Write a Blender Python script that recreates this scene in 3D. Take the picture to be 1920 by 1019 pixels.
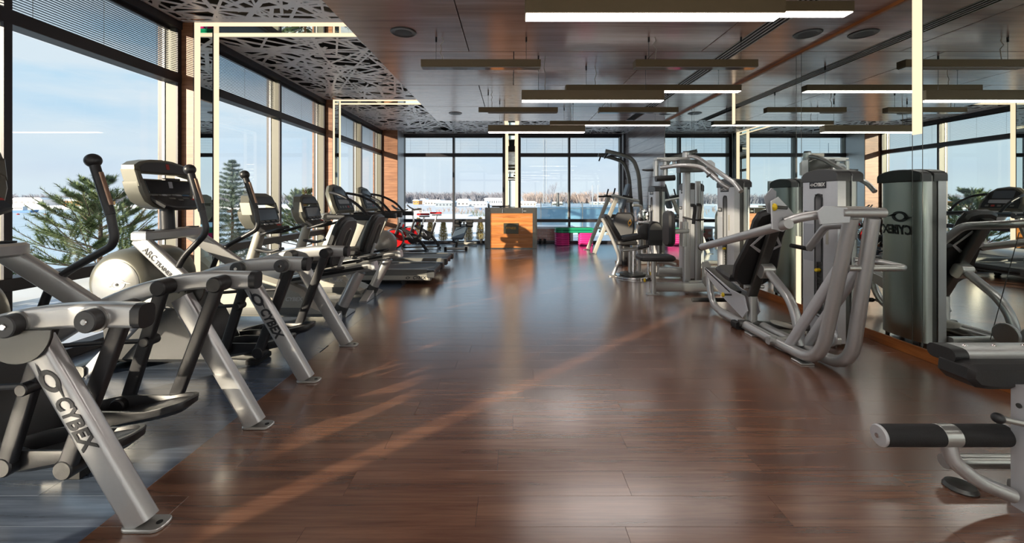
import bpy, bmesh, math, random
from mathutils import Vector as V, Matrix
for o in list(bpy.data.objects): bpy.data.objects.remove(o)
S = bpy.context.scene; COL = S.collection
PI = math.pi
# ------------------------------------------------------------------ camera
FPX, HX, HY, EYE = 780.0, 960.0, 375.0, 1.25        # focal length and vanishing point in 1920x1019 pixels
cam = bpy.data.cameras.new('camera'); co = bpy.data.objects.new('camera', cam); COL.objects.link(co)
co.location = (0, 0, EYE); co.rotation_euler = (PI/2, 0, 0)
cam.sensor_width = 36; cam.lens = 36*FPX/1920; cam.shift_y = -(509.5-HY)/1920
cam.clip_start = .02; cam.clip_end = 3000
S.camera = co
# ------------------------------------------------------------------ sky, sun, exposure
S.view_settings.view_transform = 'Standard'; S.view_settings.look = 'None'
S.view_settings.exposure = 1.0; S.view_settings.gamma = 1; S.view_settings.use_curve_mapping = False
S.cycles.use_denoising = True
S.cycles.max_bounces = 10; S.cycles.diffuse_bounces = 5; S.cycles.glossy_bounces = 6; S.cycles.transparent_max_bounces = 24
S.cycles.sample_clamp_indirect = 6; S.cycles.caustics_reflective = False; S.cycles.caustics_refractive = False
W = bpy.data.worlds.new('sky'); S.world = W; W.use_nodes = True
SKY_STRENGTH = .55
def world():
    n = W.node_tree.nodes; l = W.node_tree.links; n.clear()
    tc = n.new('ShaderNodeTexCoord'); sp = n.new('ShaderNodeSeparateXYZ'); l.new(tc.outputs['Generated'], sp.inputs[0])
    cr = n.new('ShaderNodeValToRGB'); l.new(sp.outputs[2], cr.inputs[0])
    e = cr.color_ramp.elements; e[0].position = 0.0; e[0].color = (.74, .78, .86, 1); e[1].position = .9; e[1].color = (.38, .56, .80, 1)
    for p, c in ((.06, (.70, .79, .90, 1)), (.2, (.48, .73, .93, 1)), (.42, (.38, .65, .90, 1))):
        k = e.new(p); k.color = c
    # wispy stratus: noise on the direction flattened towards the horizon
    mp = n.new('ShaderNodeMapping'); mp.inputs['Scale'].default_value = (1.6, 1.6, 7); l.new(tc.outputs['Generated'], mp.inputs[0])
    nz = n.new('ShaderNodeTexNoise'); nz.inputs['Scale'].default_value = 1.7; nz.inputs['Detail'].default_value = 6; nz.inputs['Roughness'].default_value = .55
    l.new(mp.outputs[0], nz.inputs[0])
    r2 = n.new('ShaderNodeValToRGB'); l.new(nz.outputs[0], r2.inputs[0])
    r2.color_ramp.elements[0].position = .36; r2.color_ramp.elements[1].position = .60
    mx = n.new('ShaderNodeMixRGB'); l.new(r2.outputs[0], mx.inputs[0]); l.new(cr.outputs[0], mx.inputs[1]); mx.inputs[2].default_value = (.77, .85, .92, 1)
    bg = n.new('ShaderNodeBackground'); bg.inputs[1].default_value = SKY_STRENGTH; l.new(mx.outputs[0], bg.inputs[0])
    ou = n.new('ShaderNodeOutputWorld'); l.new(bg.outputs[0], ou.inputs[0])
world()
SUN_DIR = V((1.0, .99, -.30)).normalized()
sd = bpy.data.lights.new('sun', 'SUN'); sd.energy = 5.6; sd.angle = math.radians(.6); sd.color = (1, .82, .62)
so = bpy.data.objects.new('sun', sd); COL.objects.link(so); so.rotation_euler = SUN_DIR.to_track_quat('-Z', 'Y').to_euler(); so.location = (-30, -30, 12)
LED = 8.0           # radiance of the lit strips and pendants
# ------------------------------------------------------------------ helpers
ORG = V((0, 0, 0))
def at(px, py, Z): return V(((px-HX)*Z/FPX, Z, EYE+(HY-py)*Z/FPX))
def fillet(pts, r, n=5):
    pts = [V(p) for p in pts]; out = [pts[0]]
    for i in range(1, len(pts)-1):
        a, b, c = pts[i-1], pts[i], pts[i+1]
        d1, d2 = (a-b), (c-b); L = min(d1.length, d2.length)*.48; rr = min(r, L)
        p, q = b+d1.normalized()*rr, b+d2.normalized()*rr
        for k in range(n+1):
            t = k/n; out.append(p*(1-t)**2 + b*2*t*(1-t) + q*t*t)
    out.append(pts[-1]); return out
class M:
    def __init__(s): s.v = []; s.f = []
    def add(s, vs, fs):
        b = len(s.v); s.v += [tuple(v) for v in vs]; s.f += [tuple(b+i for i in f) for f in fs]; return s
    def box(s, x0, x1, y0, y1, z0, z1, bev=0):
        if bev:
            return s.prism([(x0, y0), (x1, y0), (x1, y1), (x0, y1)], (0, 0, z0), (1, 0, 0), (0, 1, 0), z1-z0, bev)
        return s.add([(x0,y0,z0),(x1,y0,z0),(x1,y1,z0),(x0,y1,z0),(x0,y0,z1),(x1,y0,z1),(x1,y1,z1),(x0,y1,z1)],
                     [(0,3,2,1),(4,5,6,7),(0,1,5,4),(1,2,6,5),(2,3,7,6),(3,0,4,7)])
    def loft(s, rings, close=True, caps=True):
        n = len(rings[0]); vs = [p for r in rings for p in r]; fs = []
        for i in range(len(rings)-1):
            for j in range(n if close else n-1):
                k = (j+1) % n; fs.append((i*n+j, i*n+k, (i+1)*n+k, (i+1)*n+j))
        if caps: fs.append(tuple(range(n-1, -1, -1))); fs.append(tuple(range((len(rings)-1)*n, len(rings)*n)))
        return s.add(vs, fs)
    def tube(s, pts, r, n=10, fil=0, caps=True):
        pts = fillet(pts, fil) if fil else [V(p) for p in pts]
        rs = r if isinstance(r, (list, tuple)) else [r]*len(pts)
        t0 = (pts[1]-pts[0]).normalized(); up = V((0,0,1)) if abs(t0.z) < .9 else V((0,1,0))
        a = t0.cross(up).normalized(); rings = []; pt = t0
        for i, p in enumerate(pts):
            t = ((pts[min(i+1, len(pts)-1)]-p).normalized() + (p-pts[max(i-1, 0)]).normalized())
            t = t.normalized() if t.length > 1e-6 else pt
            a = pt.rotation_difference(t) @ a; a = (a - t*a.dot(t)).normalized(); b = t.cross(a); pt = t
            rings.append([p+(a*math.cos(2*PI*k/n)+b*math.sin(2*PI*k/n))*rs[i] for k in range(n)])
        return s.loft(rings, caps=caps)
    def bar(s, pts, w, h, side=(0,1,0), fil=0, rc=.25, seg=3):
        """sweep of a rounded rectangle: w along SIDE, h across it in the plane of the path"""
        pts = fillet(pts, fil) if fil else [V(p) for p in pts]; sd_ = V(side).normalized()
        r = min(w, h)*rc; prof = []
        for cx, cy, a0 in ((w/2-r, h/2-r, 0), (-w/2+r, h/2-r, PI/2), (-w/2+r, -h/2+r, PI), (w/2-r, -h/2+r, 1.5*PI)):
            for k in range(seg+1):
                a = a0+PI/2*k/seg; prof.append((cx+r*math.cos(a), cy+r*math.sin(a)))
        rings = []
        for i, p in enumerate(pts):
            t = V((0,0,0))
            if i < len(pts)-1: t += (pts[i+1]-p).normalized()
            if i > 0: t += (p-pts[i-1]).normalized()
            t.normalize(); u = (sd_-t*sd_.dot(t)).normalized(); v = t.cross(u)
            rings.append([p+u*x+v*y for x, y in prof])
        return s.loft(rings)
    def cyl(s, p, q, r, n=16, r2=None, bev=0):
        p, q = V(p), V(q); L = (q-p).length; r2 = r if r2 is None else r2
        pr = [(r-bev, 0), (r, bev), (r2, L-bev), (r2-bev, L)] if bev else [(r, 0), (r2, L)]
        return s.lathe(p, q-p, pr, n)
    def lathe(s, o, ax, prof, n=20):
        o = V(o); ax = V(ax).normalized(); up = V((0,0,1)) if abs(ax.z) < .9 else V((1,0,0))
        a = ax.cross(up).normalized(); b = ax.cross(a)
        return s.loft([[o+ax*t+(a*math.cos(2*PI*k/n)+b*math.sin(2*PI*k/n))*max(r, .0005) for k in range(n)] for r, t in prof])
    def ball(s, c, r, nu=16, nv=10, sc=(1,1,1)):
        c = V(c); rings = []
        for i in range(nv+1):
            a = -PI/2+PI*i/nv; rr = max(math.cos(a), .02)
            rings.append([c+V((rr*math.cos(2*PI*k/nu)*sc[0], rr*math.sin(2*PI*k/nu)*sc[1], math.sin(a)*sc[2]))*r for k in range(nu)])
        return s.loft(rings)
    def prism(s, poly, o, u, v, th, bev=0):
        """polygon in the (u, v) plane at o, extruded by th along u x v, edges chamfered by bev"""
        o, u, v = V(o), V(u), V(v); n = u.cross(v).normalized(); m = len(poly)
        ar = sum(poly[i][0]*poly[(i+1) % m][1]-poly[(i+1) % m][0]*poly[i][1] for i in range(m))
        if ar < 0: poly = list(reversed(poly))
        def inset(d):
            out = []
            for i in range(m):
                a, b, c = V(poly[i-1]), V(poly[i]), V(poly[(i+1) % m])
                e1, e2 = (b-a), (c-b)
                if e1.length < 1e-7 or e2.length < 1e-7: out.append(b); continue
                e1.normalize(); e2.normalize(); n1, n2 = V((-e1.y, e1.x)), V((-e2.y, e2.x)); k = n1+n2
                q = max(k.length_squared/2, .3); out.append(b+k*(d/q))
            return out
        P3 = lambda pl, h: [o+u*x+v*y+n*h for x, y in pl]
        if bev: rings = [P3(inset(bev), 0), P3(poly, bev), P3(poly, th-bev), P3(inset(bev), th)]
        else: rings = [P3(poly, 0), P3(poly, th)]
        return s.loft(rings)
    def xf(s, f): s.v = [tuple(f(V(v))) for v in s.v]; return s
    def build(s, name, mat, parent=None, kind=None, label=None, smooth=True, ang=38):
        me = bpy.data.meshes.new(name); off = ORG
        me.from_pydata([(v[0]-off.x, v[1]-off.y, v[2]-off.z) for v in s.v], [], s.f); me.update()
        bm = bmesh.new(); bm.from_mesh(me); bmesh.ops.recalc_face_normals(bm, faces=bm.faces); bm.to_mesh(me); bm.free()
        if smooth:
            me.polygons.foreach_set('use_smooth', [True]*len(me.polygons)); me.set_sharp_from_angle(angle=math.radians(ang))
        me.materials.append(mat); o = bpy.data.objects.new(name, me); COL.objects.link(o)
        if parent is None: o.location = off
        else: o.parent = parent
        if kind: o['kind'] = kind
        if label: o['label'] = label
        return o
def rrect(w, h, r, n=4, cx=0, cy=0):
    out = []
    for x, y, a0 in ((w/2-r, h/2-r, 0), (-w/2+r, h/2-r, PI/2), (-w/2+r, -h/2+r, PI), (w/2-r, -h/2+r, 1.5*PI)):
        for k in range(n+1):
            a = a0+PI/2*k/n; out.append((cx+x+r*math.cos(a), cy+y+r*math.sin(a)))
    return out
def thing(name, label, cat, loc, group=None):
    global ORG
    o = bpy.data.objects.new(name, None); COL.objects.link(o); o.location = loc; o.empty_display_size = .1
    o['label'] = label; o['category'] = cat
    if group: o['group'] = group
    ORG = V(loc); return o
def tag(o, label, cat, group=None):
    o['label'] = label; o['category'] = cat
    if group: o['group'] = group
    return o
def world_origin():
    global ORG
    ORG = V((0, 0, 0))
def struct(name):
    o = bpy.data.objects.new(name, None); COL.objects.link(o); o['kind'] = 'structure'; world_origin(); return o
def dup(root, loc, label, group=None):
    r = root.copy(); COL.objects.link(r); r.location = loc; r['label'] = label
    if group: r['group'] = group
    for ch in list(root.children):
        c = ch.copy(); COL.objects.link(c); c.parent = r
        for g in list(ch.children):
            d = g.copy(); COL.objects.link(d); d.parent = c
    return r
def text(s, size, loc, u, v, mat, parent, name='lettering', shear=.22, bold=.012, ext=.0012, align='LEFT', sx=1.0):
    c = bpy.data.curves.new(name, 'FONT'); c.body = s; c.size = size; c.shear = shear; c.offset = bold*size; c.extrude = ext; c.align_x = align; c.align_y = 'CENTER'
    c.resolution_u = 3; c.materials.append(mat)
    o = bpy.data.objects.new(name, c); COL.objects.link(o)
    u, v = V(u).normalized(), V(v).normalized(); n = u.cross(v)
    m = Matrix((u*sx, v, n)).transposed().to_4x4(); m.translation = V(loc)-ORG; o.parent = parent; o.matrix_local = m
    return o
def swoosh(m, o, u, v, size, th=.002):
    """eye-shaped mark of two commas round an open centre"""
    for sg in (1, -1):
        up, lo = [], []
        for k in range(17):
            a = PI*(1.12-1.0*k/16); up.append((1.0*math.cos(a), .62*math.sin(a)+.02)); lo.append((.58*math.cos(a)-.02, .42*math.sin(a)-.04))
        pl = up+[(1.75, -.16)]+list(reversed(lo))
        m.prism([(x*size*sg, y*size*sg) for x, y in pl], o, u, v, th)
# ------------------------------------------------------------------ materials
def lin(c): return tuple((x/12.92 if x <= .04045 else ((x+.055)/1.055)**2.4) for x in [k/255 for k in c])
def mat(name, col, rough=.5, metal=0, spec=.5, coat=0, noise=0, nscale=30, stretch=(1,1,1), bump=0, rvar=0):
    m = bpy.data.materials.new(name); m.use_nodes = True; n = m.node_tree.nodes; l = m.node_tree.links
    b = n['Principled BSDF']; c = lin(col)
    b.inputs['Base Color'].default_value = (*c, 1); b.inputs['Roughness'].default_value = rough; b.inputs['Metallic'].default_value = metal
    b.inputs['Specular IOR Level'].default_value = spec; b.inputs['Coat Weight'].default_value = coat; b.inputs['Coat Roughness'].default_value = .1
    tc = n.new('ShaderNodeTexCoord'); mp = n.new('ShaderNodeMapping'); mp.inputs['Scale'].default_value = stretch; l.new(tc.outputs['Object'], mp.inputs[0])
    nz = n.new('ShaderNodeTexNoise'); nz.inputs['Scale'].default_value = nscale; nz.inputs['Detail'].default_value = 4; l.new(mp.outputs[0], nz.inputs[0])
    mx = n.new('ShaderNodeMixRGB'); l.new(nz.outputs[0], mx.inputs[0]); k = noise or .04
    mx.inputs[1].default_value = (*[x*(1-k) for x in c], 1); mx.inputs[2].default_value = (*[min(1, x*(1+k)) for x in c], 1)
    l.new(mx.outputs[0], b.inputs['Base Color'])
    if rvar:
        mr = n.new('ShaderNodeMapRange'); l.new(nz.outputs[0], mr.inputs[0]); mr.inputs[3].default_value = max(.02, rough-rvar); mr.inputs[4].default_value = rough+rvar
        l.new(mr.outputs[0], b.inputs['Roughness'])
    if bump:
        bp = n.new('ShaderNodeBump'); bp.inputs['Strength'].default_value = bump; bp.inputs['Distance'].default_value = .002; l.new(nz.outputs[0], bp.inputs['Height']); l.new(bp.outputs[0], b.inputs['Normal'])
    return m
def emit(name, col, strength):
    m = bpy.data.materials.new(name); m.use_nodes = True; n = m.node_tree.nodes; l = m.node_tree.links; n.clear()
    e = n.new('ShaderNodeEmission'); e.inputs[0].default_value = (*lin(col), 1); e.inputs[1].default_value = strength
    o = n.new('ShaderNodeOutputMaterial'); l.new(e.outputs[0], o.inputs[0]); return m
def wood(name, dark, mid, light, rough=.38, axis='X', spec=.5, scale=1.0, knots=True, bump=.08, var=.25, coat=0, ior=1.5):
    """wood grain drawn out along AXIS, shifted and shaded piece by piece"""
    m = bpy.data.materials.new(name); m.use_nodes = True; n = m.node_tree.nodes; l = m.node_tree.links; b = n['Principled BSDF']
    g = n.new('ShaderNodeNewGeometry'); oi = n.new('ShaderNodeObjectInfo')
    ad = n.new('ShaderNodeVectorMath'); ad.operation = 'ADD'; l.new(g.outputs['Position'], ad.inputs[0])
    mu = n.new('ShaderNodeVectorMath'); mu.operation = 'SCALE'; mu.inputs[0].default_value = (37, 23, 11); l.new(oi.outputs['Random'], mu.inputs['Scale']); l.new(mu.outputs[0], ad.inputs[1])
    mp = n.new('ShaderNodeMapping'); sc = {'X': (1.1, 16, 16), 'Y': (16, 1.1, 16), 'Z': (16, 16, 1.1)}[axis]; mp.inputs['Scale'].default_value = [k*scale for k in sc]; l.new(ad.outputs[0], mp.inputs[0])
    nz = n.new('ShaderNodeTexNoise'); nz.inputs['Scale'].default_value = 1; nz.inputs['Detail'].default_value = 7; nz.inputs['Roughness'].default_value = .6; nz.inputs['Distortion'].default_value = .6; l.new(mp.outputs[0], nz.inputs[0])
    m2 = n.new('ShaderNodeMapping'); m2.inputs['Scale'].default_value = [k*scale*(6 if k > 2 else 2.2) for k in sc]; l.new(ad.outputs[0], m2.inputs[0])
    nf = n.new('ShaderNodeTexNoise'); nf.inputs['Scale'].default_value = 1; nf.inputs['Detail'].default_value = 3; l.new(m2.outputs[0], nf.inputs[0])
    cr = n.new('ShaderNodeValToRGB'); e = cr.color_ramp.elements; e[0].position = .30; e[0].color = (*lin(dark), 1); e[1].position = .70; e[1].color = (*lin(light), 1); k = e.new(.5); k.color = (*lin(mid), 1)
    l.new(nz.outputs[0], cr.inputs[0])
    mx = n.new('ShaderNodeMixRGB'); mx.blend_type = 'OVERLAY'; mx.inputs[0].default_value = .35; l.new(cr.outputs[0], mx.inputs[1]); l.new(nf.outputs[0], mx.inputs[2])
    hv = n.new('ShaderNodeHueSaturation'); l.new(mx.outputs[0], hv.inputs['Color'])
    mr = n.new('ShaderNodeMapRange'); l.new(oi.outputs['Random'], mr.inputs[0]); mr.inputs[3].default_value = 1-var/2; mr.inputs[4].default_value = 1+var/2; l.new(mr.outputs[0], hv.inputs['Value'])
    last = hv.outputs[0]
    if knots:
        m3 = n.new('ShaderNodeMapping'); m3.inputs['Scale'].default_value = {'X': (1.3, 4.4, 4.4), 'Y': (4.4, 1.3, 4.4), 'Z': (4.4, 4.4, 1.3)}[axis]; l.new(ad.outputs[0], m3.inputs[0])
        vo = n.new('ShaderNodeTexVoronoi'); vo.inputs['Scale'].default_value = 1.25; l.new(m3.outputs[0], vo.inputs[0])
        kr = n.new('ShaderNodeValToRGB'); l.new(vo.outputs['Distance'], kr.inputs[0]); kr.color_ramp.elements[0].position = .04; kr.color_ramp.elements[0].color = (.45, .42, .42, 1); kr.color_ramp.elements[1].position = .16; kr.color_ramp.elements[1].color = (1, 1, 1, 1)
        mk = n.new('ShaderNodeMixRGB'); mk.blend_type = 'MULTIPLY'; mk.inputs[0].default_value = .8; l.new(last, mk.inputs[1]); l.new(kr.outputs[0], mk.inputs[2]); last = mk.outputs[0]
    b.inputs['IOR'].default_value = ior; l.new(last, b.inputs['Base Color']); b.inputs['Specular IOR Level'].default_value = spec; b.inputs['Coat Weight'].default_value = coat; b.inputs['Coat Roughness'].default_value = rough; b.inputs['Coat IOR'].default_value = 1.6
    b.inputs['Roughness'].default_value = rough
    bp = n.new('ShaderNodeBump'); bp.inputs['Strength'].default_value = bump; bp.inputs['Distance'].default_value = .002; l.new(nf.outputs[0], bp.inputs['Height']); l.new(bp.outputs[0], b.inputs['Normal'])
    return m
def glass(name, tint=(.93, .96, .97), refl=.7):
    m = bpy.data.materials.new(name); m.use_nodes = True; n = m.node_tree.nodes; l = m.node_tree.links; n.clear()
    t = n.new('ShaderNodeBsdfTransparent'); t.inputs[0].default_value = (*tint, 1); g = n.new('ShaderNodeBsdfGlossy'); g.inputs['Roughness'].default_value = .0
    lw = n.new('ShaderNodeLayerWeight'); lw.inputs[0].default_value = .5; pw = n.new('ShaderNodeMath'); pw.operation = 'POWER'; pw.inputs[1].default_value = 5; l.new(lw.outputs['Facing'], pw.inputs[0])
    mu = n.new('ShaderNodeMath'); mu.operation = 'MULTIPLY_ADD'; mu.inputs[1].default_value = refl*.9; mu.inputs[2].default_value = .025; l.new(pw.outputs[0], mu.inputs[0])
    x = n.new('ShaderNodeMixShader'); l.new(mu.outputs[0], x.inputs[0]); l.new(t.outputs[0], x.inputs[1]); l.new(g.outputs[0], x.inputs[2])
    o = n.new('ShaderNodeOutputMaterial'); l.new(x.outputs[0], o.inputs[0]); return m
def shade_cloth(name, col):
    m = bpy.data.materials.new(name); m.use_nodes = True; n = m.node_tree.nodes; l = m.node_tree.links; n.clear()
    d = n.new('ShaderNodeBsdfDiffuse'); d.inputs[0].default_value = (*lin(col), 1); t = n.new('ShaderNodeBsdfTranslucent'); t.inputs[0].default_value = (*lin(col), 1)
    x = n.new('ShaderNodeMixShader'); x.inputs[0].default_value = .85; l.new(d.outputs[0], x.inputs[1]); l.new(t.outputs[0], x.inputs[2])
    o = n.new('ShaderNodeOutputMaterial'); l.new(x.outputs[0], o.inputs[0]); return m
def mirror(name, col):
    m = bpy.data.materials.new(name); m.use_nodes = True; n = m.node_tree.nodes; l = m.node_tree.links; n.clear()
    g = n.new('ShaderNodeBsdfGlossy'); g.inputs[0].default_value = (*col, 1); g.inputs['Roughness'].default_value = 0
    o = n.new('ShaderNodeOutputMaterial'); l.new(g.outputs[0], o.inputs[0]); return m
SILVER = mat('silver_paint', (186, 186, 185), .30, .55, noise=.04, nscale=60)
STEEL = mat('brushed_steel', (184, 184, 181), .29, .75, noise=.06, nscale=40, stretch=(30, 30, .6))
SHROUD = mat('brushed_shroud', (186, 188, 184), .33, .7, noise=.05, nscale=40, stretch=(30, 30, .6), rvar=.05)
CHROME = mat('chrome', (225, 225, 225), .10, 1)
GREY = mat('grey_paint', (206, 208, 211), .38, .35, noise=.04)
PALE = mat('pale_paint', (184, 181, 170), .42, .25, noise=.04)
OLIVE = mat('champagne_plastic', (108, 107, 97), .40, .30, noise=.05)
BLACK = mat('black_paint', (38, 38, 41), .42, .1, noise=.1, nscale=80)
PLAST = mat('black_plastic', (34, 34, 36), .38, 0, noise=.12, nscale=120, bump=.15)
DGREY = mat('charcoal_plastic', (66, 67, 68), .45, 0, noise=.08, nscale=90)
MGREY = mat('mid_grey_plastic', (112, 112, 108), .42, .1, noise=.08, nscale=90)
RUBBER = mat('rubber', (30, 30, 31), .7, 0, noise=.15, nscale=200, bump=.4)
VINYL = mat('black_vinyl', (30, 30, 31), .46, 0, noise=.1, nscale=160, bump=.25)
BELT = mat('treadmill_belt', (62, 66, 70), .6, 0, noise=.12, nscale=150, bump=.3)
SCREEN = mat('screen_glass', (22, 24, 28), .12, 0, noise=.1)
FRAME = mat('window_frame', (52, 50, 55), .45, .2, noise=.08)
MULL = mat('mullion_khaki', (106, 104, 92), .5, .1, noise=.06, nscale=12)
BEAD = mat('white_aluminium', (185, 183, 178), .4, .3)
SLAT = mat('blind_slat', (70, 74, 86), .4, .3, noise=.05)
CORD = mat('cord', (90, 86, 82), .8)
WIREM = mat('white_flex', (190, 180, 165), .6)
BRONZE = mat('bronze_housing', (112, 98, 72), .5, .25, noise=.05)
BLKTRIM = mat('black_trim', (20, 20, 22), .5)
TXT = mat('dark_print', (40, 42, 46), .5); TXTW = mat('white_print', (225, 225, 222), .5); TXTG = mat('gold_print', (190, 140, 50), .4, .4)
YELLOW = mat('yellow_knob', (222, 190, 30), .4); RED = mat('red_paint', (190, 18, 24), .35, noise=.06); REDL = mat('red_mark', (176, 50, 42), .5)
BLUE = mat('blue_display', (70, 110, 150), .3); PLATE = mat('placard', (170, 174, 180), .45)
PINK = mat('pink_plastic', (214, 52, 140), .5, noise=.06); GREEN = mat('green_plastic', (16, 142, 104), .5, noise=.06)
BALLM = mat('silver_vinyl', (172, 166, 156), .34, .35, noise=.05); STEELD = mat('dark_steel', (92, 92, 90), .35, .8)
COPPER = mat('contact_plate', (170, 140, 118), .3, .7)
MIRROR = mirror('mirror_silver', (.80, .87, .84)); MIRRORC = mirror('mirror_column', (.80, .86, .83))
LEDM = emit('led_strip', (255, 226, 190), .66); LEDP = emit('led_diffuser', (255, 246, 240), 8.0)
OFFD = mat('unlit_diffuser', (150, 150, 150), .08, 0, spec=.8); DARKV = mat('void_black', (14, 13, 13), .8)
GLASS = glass('window_glass'); 
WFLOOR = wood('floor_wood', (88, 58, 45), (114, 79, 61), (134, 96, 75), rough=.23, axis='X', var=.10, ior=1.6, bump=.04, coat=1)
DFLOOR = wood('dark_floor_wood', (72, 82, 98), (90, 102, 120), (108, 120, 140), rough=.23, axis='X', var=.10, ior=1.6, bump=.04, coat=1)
WCEIL = wood('ceiling_wood', (144, 116, 106), (174, 144, 133), (198, 172, 160), rough=.22, axis='X', knots=False, scale=.55, var=.10, ior=2.3, bump=.006)
WWALL = wood('wall_wood', (124, 112, 110), (142, 128, 124), (158, 144, 140), rough=.16, axis='Y', knots=False, scale=.7, var=.10, ior=3.2, bump=.01)
WCOL = wood('column_wood', (120, 78, 54), (150, 102, 72), (178, 128, 94), rough=.45, axis='X', knots=False, scale=1.4, var=.1)
WBASE = wood('baseboard_wood', (120, 66, 28), (160, 94, 46), (190, 122, 66), rough=.42, axis='Y', knots=False, var=.1)
WDESK = wood('desk_wood', (150, 88, 40), (186, 116, 58), (210, 144, 84), rough=.45, axis='X', knots=False, scale=.8, var=.1)
LATT = mat('lattice_metal', (251, 251, 254), .29, 0, noise=.02, spec=.8)
PLASTER = mat('plaster', (205, 198, 188), .8, noise=.04)
SHADE = shade_cloth('shade_cloth', (244, 246, 250))
SNOW = mat('snow', (244, 246, 250), .8, noise=.05, nscale=.4, bump=.3); LAKE = mat('frozen_lake', (190, 208, 222), .5, 0, spec=.3, noise=.08, nscale=.05, stretch=(1, 4, 1))
# ================================================================== the room
XL, XR, YB, YF = -3.5, 3.21, -3.2, 11.85           # window frame face, mirror wall, back wall, far window wall
ZW, ZP, XE, YE = 2.905, 3.13, -1.58, 8.74          # wood ceiling, lattice ceiling, edges of the wood ceiling
rnd = random.Random(4)
fl = struct('floor'); M().box(-3.75, 3.3, YB-.1, YF+.1, -.14, -.004).build('slab', DARKV, fl)
def planks(x0, x1, y0, y1, m, L=1.22, w=.165, off0=0.0):
    cache = {}; y = y0; r = 0
    while y < y1-.01:
        yy = min(y+w, y1); x = x0-((r*.47+off0) % 1)*L
        while x < x1-.005:
            a, b = max(x, x0), min(x+L, x1)
            if b-a > .02:
                key = (round(b-a, 3), round(yy-y, 3))
                if key in cache: o = cache[key].copy(); COL.objects.link(o)
                else: o = cache[key] = M().box(0, b-a-.0008, 0, yy-y-.0008, -.006, 0, .0005).build('plank', m, fl)
                o.location = (a, y, 0)
            x += L
        y = yy; r += 1
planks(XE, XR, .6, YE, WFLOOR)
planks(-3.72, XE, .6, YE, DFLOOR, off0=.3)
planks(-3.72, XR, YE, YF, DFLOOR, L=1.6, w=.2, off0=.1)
M().box(-3.72, XR, YB, .6, -.006, 0).build('near_boards', WFLOOR, fl, kind='stuff')
# ---- left and far window walls
def frame_set(par, hy, a, b, mids, axis, pos, out):
    """window bay from a to b along AXIS; pos is the inner face, out is the outward sign"""
    bx = (lambda d0, d1, u0, u1, z0, z1, bev=0: M().box(min(pos+out*d0, pos+out*d1), max(pos+out*d0, pos+out*d1), u0, u1, z0, z1, bev)) if axis == 'Y' else \
         (lambda d0, d1, u0, u1, z0, z1, bev=0: M().box(u0, u1, min(pos+out*d0, pos+out*d1), max(pos+out*d0, pos+out*d1), z0, z1, bev))
    w = .05; posts = [(a, a+w)] + [(m_-w/2, m_+w/2) for m_ in mids] + [(b-w, b)]
    for u0, u1 in posts:
        bx(0, .02, u0, u1, 0, ZP, .004).build('mullion_cap', FRAME, par); bx(.02, .135, u0+.004, u1-.004, 0, ZP).build('mullion', MULL, par)
        bx(.135, .16, u0-.004, u1+.004, 0, ZP).build('glazing_bead', BEAD, par); bx(.16, .20, u0, u1, 0, ZP).build('outer_cap', FRAME, par)
    for z0, z1, nm, dd in ((0, .075, 'bottom_rail', 0), (.61, .70, 'sill_rail', 0), (2.48, 2.58, 'transom', 0), (3.05, ZP, 'head_rail', 0)):
        bx(-.012 if nm != 'transom' else -.004, .14, a, b, z0, z1, .004).build(nm, FRAME, par)
    for (p0, p1), (q0, q1) in zip(posts[:-1], posts[1:]):
        for z0, z1 in ((.075, .61), (.70, 2.48), (2.58, 3.05)):
            bx(.152, .158, p1, q0, z0, z1).build('pane', GLASS, par)
    return [(p[1], q[0]) for p, q in zip(posts[:-1], posts[1:])]
bays = []
PORT = [(-2.41, -2.03), (1.0, 1.374), (4.406, 4.78), (7.814, 8.18)]
ENDC = (11.22, YF)
spans = [(-2.03, 1.0), (1.374, 4.406), (4.78, 7.814), (8.18, 11.22)]
k = 0
for i, (a, b) in enumerate(spans):
    p = struct('window_%d' % (i+1)); bays += [('L', u) for u in frame_set(p, 0, a, b, [(a+b)/2], 'Y', XL, -1)]
p = struct('window_5'); bays += [('F', u) for u in frame_set(p, 0, -3.13, -.22, [-1.67], 'X', YF, 1)]
p = struct('window_6'); bays += [('F', u) for u in frame_set(p, 0, .2, 3.13, [1.64], 'X', YF, 1)]
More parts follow.
